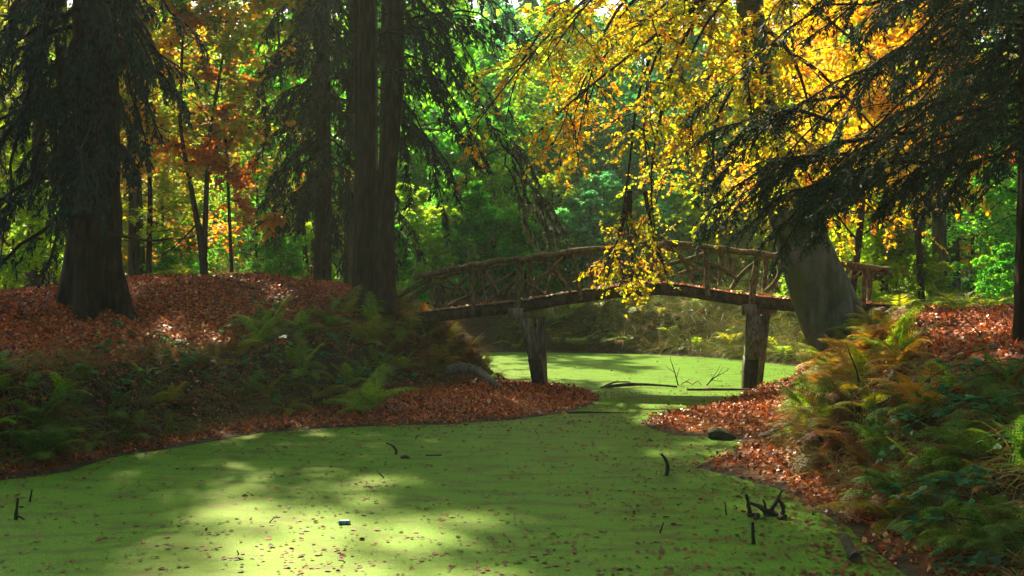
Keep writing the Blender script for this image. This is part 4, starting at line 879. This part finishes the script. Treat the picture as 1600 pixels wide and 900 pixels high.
# ------------------------------------------------------------------ grass and dead stems on the bank faces
def tufts(name, n, pxr, Yr, dfr, label, L, bl=9, vm=(0, 1)):
    Y = rng.uniform(*Yr, n * 8); x = (rng.uniform(*pxr, n * 8) - 800) / F * Y; d = sdist(FOOT, x, Y)
    k = np.flatnonzero((d > dfr[0]) & (d < dfr[1]))[:n]; x, Y = x[k], Y[k]; z = H(x, Y); nn = HN(x, Y)
    c = np.repeat(np.stack([x, Y, z], -1), bl, 0) + rng.normal(0, .05, (len(x) * bl, 3)) * [1, 1, .2]; N = len(c)
    down = np.repeat(nn, bl, 0) * [1, 1, 0]
    P = grow(c, nrm(down * .8 + .5 * rng.standard_normal((N, 3)) * [1, 1, .3] + [0, 0, .9]), rng.uniform(*L, N), 5, .1, (0, 0, -1.6))
    w = .006 * np.array([1, .9, .7, .45, .08]); T = nrm(np.gradient(P, axis=1)); S_ = nrm(np.cross(T, rng.standard_normal((N, 1, 3))))
    V = np.stack([P - S_ * w[None, :, None], P + S_ * w[None, :, None]], 2); ii = np.arange(N * 10).reshape(N, 5, 2)
    Q = np.stack([ii[:, :-1, 0], ii[:, :-1, 1], ii[:, 1:, 1], ii[:, 1:, 0]], -1).reshape(-1, 4)
    m = MB(); m.add(V, Q, None, np.repeat(np.clip(vm[0] + (vm[1] - vm[0]) * rng.beta(1.6, 1.6, N), 0, 1), 10)); tag(m.build(name, M['grass']), label, 'grass', kind='stuff')
tufts('dry_grass', 1500, (780, 1270), (27, 35.5), (-.05, 2.4), 'drooping dry grass on the far bank', (.5, 1.1))
tufts('dry_grass', 500, (-30, 800), (11.5, 25), (.02, 1.3), 'dark dead grass hanging on the left bank face', (.25, .6), 8, (.3, 1))
tufts('dry_grass', 380, (1180, 1640), (7.5, 19), (.05, 1.5), 'dead brown stems on the right bank face', (.25, .6), 8, (.35, 1))
tufts('green_grass', 900, (1330, 1640), (24, 33), (2, 14), 'low green grass behind the right leaf litter', (.25, .5), 9, (0, .35))
tufts('green_grass', 500, (0, 560), (25, 33), (2, 14), 'low green growth behind the mound', (.25, .5), 9, (0, .4))

tufts('dry_grass', 260, (360, 490), (28.5, 32), (2, 14), 'pale silvery dry grass behind the mound', (.7, 1.5), 12, (.85, 1))
# ------------------------------------------------------------------ sticks, logs and odd things
def stick(name, label, lines, mat='wet', cat='stick', group=None, sides=7, jag=.08):
    """lines: list of ([(px,py,Y)...], r0, r1); the first is the stem, the rest its side twigs"""
    P0 = W(*lines[0][0][0]); o = None
    for k, (pts, r0, r1) in enumerate(lines):
        P = resample(PL(pts), 9); m = MB(); tubes(m, P[None], np.linspace(r0, r1, 9)[None] * (1 + .08 * rng.standard_normal((1, 9))), sides, cap=True, jag=jag)
        if k == 0: o = thing(name, P0, label, cat, group)
        m.build('stem' if k == 0 else 'twig', M[mat], o, True)
    return o
def gy_(py, z=0): return (CH - z) * F / (py - HOR)
def wl(px, py, base): return (px, py, gy_(base))             # a point standing upright over the water row `base`
B = 812
stick('forked_stick', 'black forked stick standing in the duckweed at the far left', [([wl(24, 818, B), wl(26, 797, B), wl(28, 778, B)], .022, .012), ([wl(25, 806, B), wl(33, 808, B), wl(40, 814, B)], .014, .008)])
stick('thin_stick', 'short black stick beside the forked stick', [([wl(46, 788, 784), wl(50, 765, 784)], .015, .008)])
stick('curved_stick', 'curved black stick rising from the middle of the pond', [([wl(618, 712, 710), wl(620, 702, 710), wl(612, 695, 710), wl(603, 692, 710)], .022, .010), ([wl(620, 711, 710), wl(600, 711, 709), wl(575, 711, 709)], .012, .006)])
stick('wood_chunk', 'dark wood chunk beside the curved stick', [([wl(627, 716, 716), wl(633, 712, 716), wl(641, 717, 716)], .035, .02)])
stick('wood_chunk', 'flat dark bark piece right of the curved stick', [([(665, 712, gy_(712)), (690, 711.5, gy_(712))], .022, .016)])
stick('curved_stick', 'hooked black stick in the duckweed near the right bank', [([wl(1040, 746, 743), wl(1044, 730, 743), wl(1040, 716, 743), wl(1033, 709, 743)], .03, .018)])
stick('thin_stick', 'upright straight black stick in the right foreground', [([wl(1178, 855, 850), wl(1176, 835, 850), wl(1176, 816, 850)], .022, .014)])
stick('thin_stick', 'thin twig left of the tangled branch', [([wl(1135, 808, 805), wl(1133, 784, 805)], .009, .005)])
stick('thin_stick', 'small leaning twig in the right foreground', [([wl(1030, 836, 833), wl(1037, 816, 833)], .009, .005)])
b0 = 806
stick('tangled_branch', 'tangled black branch at the water edge on the right', jag=.16, lines=[([wl(1215, 804, b0), wl(1200, 800, b0), wl(1185, 790, b0), wl(1172, 786, b0)], .04, .018), ([wl(1172, 808, b0), wl(1170, 790, b0), wl(1166, 772, b0)], .03, .016), ([wl(1198, 806, b0), wl(1213, 786, b0), wl(1222, 766, b0)], .03, .012), ([wl(1222, 806, b0), wl(1225, 792, b0), wl(1216, 780, b0)], .028, .016), ([wl(1195, 805, b0), wl(1196, 790, b0), wl(1192, 780, b0)], .02, .01), ([(1170, 808, gy_(808)), (1185, 802, gy_(806)), (1180, 812, gy_(812))], .03, .02), ([wl(1216, 812, 812), wl(1228, 806, 810)], .03, .02)])
stick('fallen_log', 'short mossy log end lying at the water edge on the lower right', [([(1318, 838, gy_(845, .08)), (1328, 856, gy_(858, .07)), (1336, 872, gy_(868, .06))], .035, .052)], 'bark', 'log', sides=11, jag=.13)
stick('driftwood', 'grey driftwood branch lying on the left leaf beach', [([(588, 652, 18), (600, 643, 18.2), (640, 645, 18.2), (692, 644, 18.2)], .05, .02), ([(625, 640, 18.3), (645, 643, 18.2), (670, 647, 18)], .03, .02)], 'bark')
stick('bent_root', 'thick bent grey root arching out of the bank under the bridge', [([(700, 580, 22.0), (722, 573, 21.8), (745, 576, 21.6), (765, 592, 21.5), (793, 616, 21.4)], .12, .055)], 'pile', 'root', sides=12)
stick('fallen_log', 'dark log lying in the pond left of the right pile', [([(948, 604, gy_(604, .05)), (985, 600, gy_(602, .05)), (1020, 601, gy_(602, .05)), (1058, 604, gy_(604, .03))], .045, .022), ([(940, 606, gy_(606)), (960, 596, gy_(603)), (985, 597, gy_(603))], .03, .015)], 'bark', 'log')
stick('fallen_log', 'straight thin log in the water touching the right pile', [([(1073, 609.5, gy_(610)), (1120, 608.5, gy_(610)), (1168, 609, gy_(610))], .035, .03)], 'bark', 'log')
stick('floating_stick', 'long dark stick between the leaf beaches', [([(886, 646, gy_(646)), (920, 644, gy_(645)), (982, 646, gy_(646))], .035, .015)])
stick('dead_twig', 'upright bare branch standing in the water under the bridge', [([wl(1060, 604, 602), wl(1054, 580, 602), wl(1047, 560, 602)], .016, .006), ([wl(1054, 582, 602), wl(1040, 572, 602)], .008, .004), ([wl(1057, 590, 602), wl(1062, 574, 602)], .008, .004)])
stick('dead_twig', 'spreading bare branch in the water beside the right pile', [([wl(1104, 602, 602), wl(1115, 590, 602), wl(1138, 578, 602)], .022, .006), ([wl(1106, 600, 602), wl(1118, 584, 602), wl(1126, 570, 602)], .012, .004), ([wl(1112, 594, 602), wl(1128, 596, 602)], .01, .005), ([wl(1120, 588, 602), wl(1130, 574, 602)], .008, .004)])
stick('dead_twig', 'low black twigs in the water between two bare branches', [([wl(1064, 601, 602), wl(1072, 595, 602), wl(1082, 601, 602)], .012, .006), ([wl(1082, 601, 602), wl(1090, 594, 602), wl(1096, 602, 602)], .012, .005), ([wl(1070, 597, 602), wl(1078, 592, 602)], .008, .004)])
stick('leaning_stick', 'long dark stick leaning on the right leaf beach', [([(1150, 702, 15.2), (1180, 690, 15.3), (1215, 665, 15.6)], .02, .012)])
stick('fallen_log', 'mossy black log half buried in the right leaf beach', [([(1185, 692, 15.3), (1205, 682, 15.4), (1232, 668, 15.7)], .10, .07)], 'wet', 'log', sides=12)
stick('fallen_log', 'low rotten log below the mossy black log', [([(1182, 716, 14.2), (1200, 708, 14.3), (1222, 700, 14.4)], .09, .06)], 'wet', 'log', sides=12)
stick('bare_shoot', 'bare curved shoot in the golden ferns on the right', [([(1343, 605, 13), (1340, 580, 13), (1328, 555, 13), (1322, 535, 13)], .014, .006)], 'twig')
stick('bare_shoot', 'long thin twig arching over the red leaves at the upper right', [([(1540, 545, 13), (1530, 520, 13), (1500, 490, 13)], .012, .005)], 'twig')
stick('dry_stem', 'pale dry stem standing in the right bank thicket', [([(1335, 700, 10.8), (1332, 650, 10.7), (1330, 615, 10.7)], .006, .003)], 'log')
stick('low_branch', 'bare branch reaching left from the forked orange beech', [([(312, 345, 23.5), (285, 375, 23), (262, 395, 22.8), (240, 405, 22.6)], .025, .008), ([(285, 375, 23), (265, 372, 22.8)], .012, .005)], 'twig', 'branch')
stick('low_branch', 'dark bough with upturned tip behind the big spruce', [([(165, 365, 17), (210, 372, 17.5), (240, 378, 18), (270, 372, 18)], .04, .015)], 'twig', 'branch')
for k in range(46):                                        # bits of twig poking out of the weed
    p = pond_points(60, lambda x, y, d: .2 + .8 * np.exp(-d / .7))
    if not len(p): continue
    p = p[0]; px, py = pxy(p); L = rng.uniform(.05, .16)
    t = grow(p[None] + [0, 0, -.02], sphere_dirs(1, .0, .9), np.array([L]), 5, .3)[0]; m = MB(); tubes(m, t[None], np.linspace(.009, .004, 5)[None], 5, cap=True, jag=.1)
    o = m.build('twig_bit', M['wet']); tag(o, 'tiny dark twig poking out of the duckweed', 'twig', 'twig bits in the duckweed')
for k in range(34):                                        # twigs lying on the leaf litter
    Y = rng.uniform(13, 22); x = -rng.uniform(.25, .5) * Y if k < 22 else rng.uniform(.3, .5) * Y
    if sdist(FOOT, np.array([x]), np.array([Y]))[0] < .6: continue
    a = rng.uniform(0, 6.28); t = np.linspace(0, rng.uniform(.25, .8), 7); q = np.stack([x + t * math.cos(a), Y + t * math.sin(a)], -1) + rng.normal(0, .012, (7, 2))
    P = np.c_[q, H(q[:, 0], q[:, 1]) + .04]; m = MB(); tubes(m, P[None], np.linspace(.014, .005, 7)[None], 5, cap=True, jag=.1)
    tag(m.build('fallen_twig', M['twig'], smooth=True), 'thin dark twig lying on the red leaf litter of the ' + ('mound' if k < 22 else 'right bank'), 'twig', 'twigs on the leaf litter')
# stone
m = MB(); th = np.linspace(0, 2 * np.pi, 15)[:-1]; c = WG(1126, 679, .06)
for j, (rr, zz) in enumerate([(1.0, -.06), (1.05, .03), (.9, .10), (.55, .16), (.05, .18)]):
    m.add(np.stack([c[0] + .21 * rr * np.cos(th) * (1 + .12 * np.cos(3 * th + j)), c[1] + .16 * rr * np.sin(th), 0 * th + .03 + .7 * zz + .025 * np.sin(2 * th + 2 * j) * (j < 4) - .05 * np.cos(th) * rr], -1))
ii = np.arange(70).reshape(5, 14); m.Q.append(np.stack([ii[:-1], np.roll(ii[:-1], -1, 1), np.roll(ii[1:], -1, 1), ii[1:]], -1).reshape(-1, 4)); m.T.append(np.array([[56, 56 + k, 57 + k] for k in range(1, 13)]))
tag(m.build('stone', M['stone'], smooth=True), 'dark rounded stone on the right leaf beach', 'stone')
# drink can
def lathe(m, prof, sides=20, v=.5):
    th = np.arange(sides) * 2 * np.pi / sides; n = len(prof)
    V = np.array([[x, r * math.cos(t), r * math.sin(t)] for x, r in prof for t in th]); ii = np.arange(n * sides).reshape(n, sides)
    m.add(V, np.stack([ii[:-1], np.roll(ii[:-1], -1, 1), np.roll(ii[1:], -1, 1), ii[1:]], -1).reshape(-1, 4), None, v)
def plain(name, c, rough, metal=0.):
    mt, t, p = newmat(name); p.inputs['Base Color'].default_value = (*c, 1); p.inputs['Roughness'].default_value = rough; p.inputs['Metallic'].default_value = metal
    tc = N_(t, 'ShaderNodeTexCoord'); n1 = N_(t, 'ShaderNodeTexNoise'); n1.inputs['Scale'].default_value = 40; t.links.new(tc.outputs['Object'], n1.inputs['Vector'])
    t.links.new(ramp(t, n1.outputs['Fac'], [(.35, tuple(np.array(c) * .5)), (.6, c)]), p.inputs['Base Color']); return mt
can = thing('drink_can', WG(538, 819) + [0, 0, .012], 'teal drink can floating on its side in the duckweed', 'can', rz=.12)
m = MB(); lathe(m, [(-.055, .024), (-.05, .031), (.045, .031)]); o = link('body', m.mesh('body', plain('teal_can', (.02, .22, .20), .35), True), can)
m = MB(); lathe(m, [(.045, .031), (.056, .026), (.060, .027), (.060, .022), (.057, .001)]); link('lid', m.mesh('lid', plain('can_metal', (.25, .27, .27), .35, .8)), can)
m = MB(); lathe(m, [(-.057, .001), (-.057, .018), (-.055, .024)]); link('base', m.mesh('base', plain('can_base', (.2, .22, .22), .35, .8)), can)
for a, b1 in ((-.035, -.022), (.018, .034)):
    m = MB(); lathe(m, [(a, .0314), (b1, .0314)]); link('printed_band', m.mesh('printed_band', plain('dark_print', (.01, .05, .06), .4)), can)

# ------------------------------------------------------------------ haze
if HAZE > 0:
    m = MB(); v = np.array([[x, y, z] for z in (-2.2, 34) for x, y in ((-325, -325), (325, -325), (325, 335), (-325, 335))])
    m.add(v, [[0, 3, 2, 1], [4, 5, 6, 7], [0, 1, 5, 4], [1, 2, 6, 5], [2, 3, 7, 6], [3, 0, 4, 7]])
    hm = bpy.data.materials.new('haze'); hm.use_nodes = True; t = hm.node_tree
    t.nodes.remove(t.nodes['Principled BSDF']); pv = t.nodes.new('ShaderNodeVolumePrincipled')
    pv.inputs['Color'].default_value = (.80, .95, .78, 1); pv.inputs['Density'].default_value = HAZE; pv.inputs['Anisotropy'].default_value = .3
    t.links.new(pv.outputs[0], t.nodes['Material Output'].inputs['Volume'])
    tag(m.build('haze', hm), kind='stuff', label='thin autumn haze hanging in the wood', cat='haze')
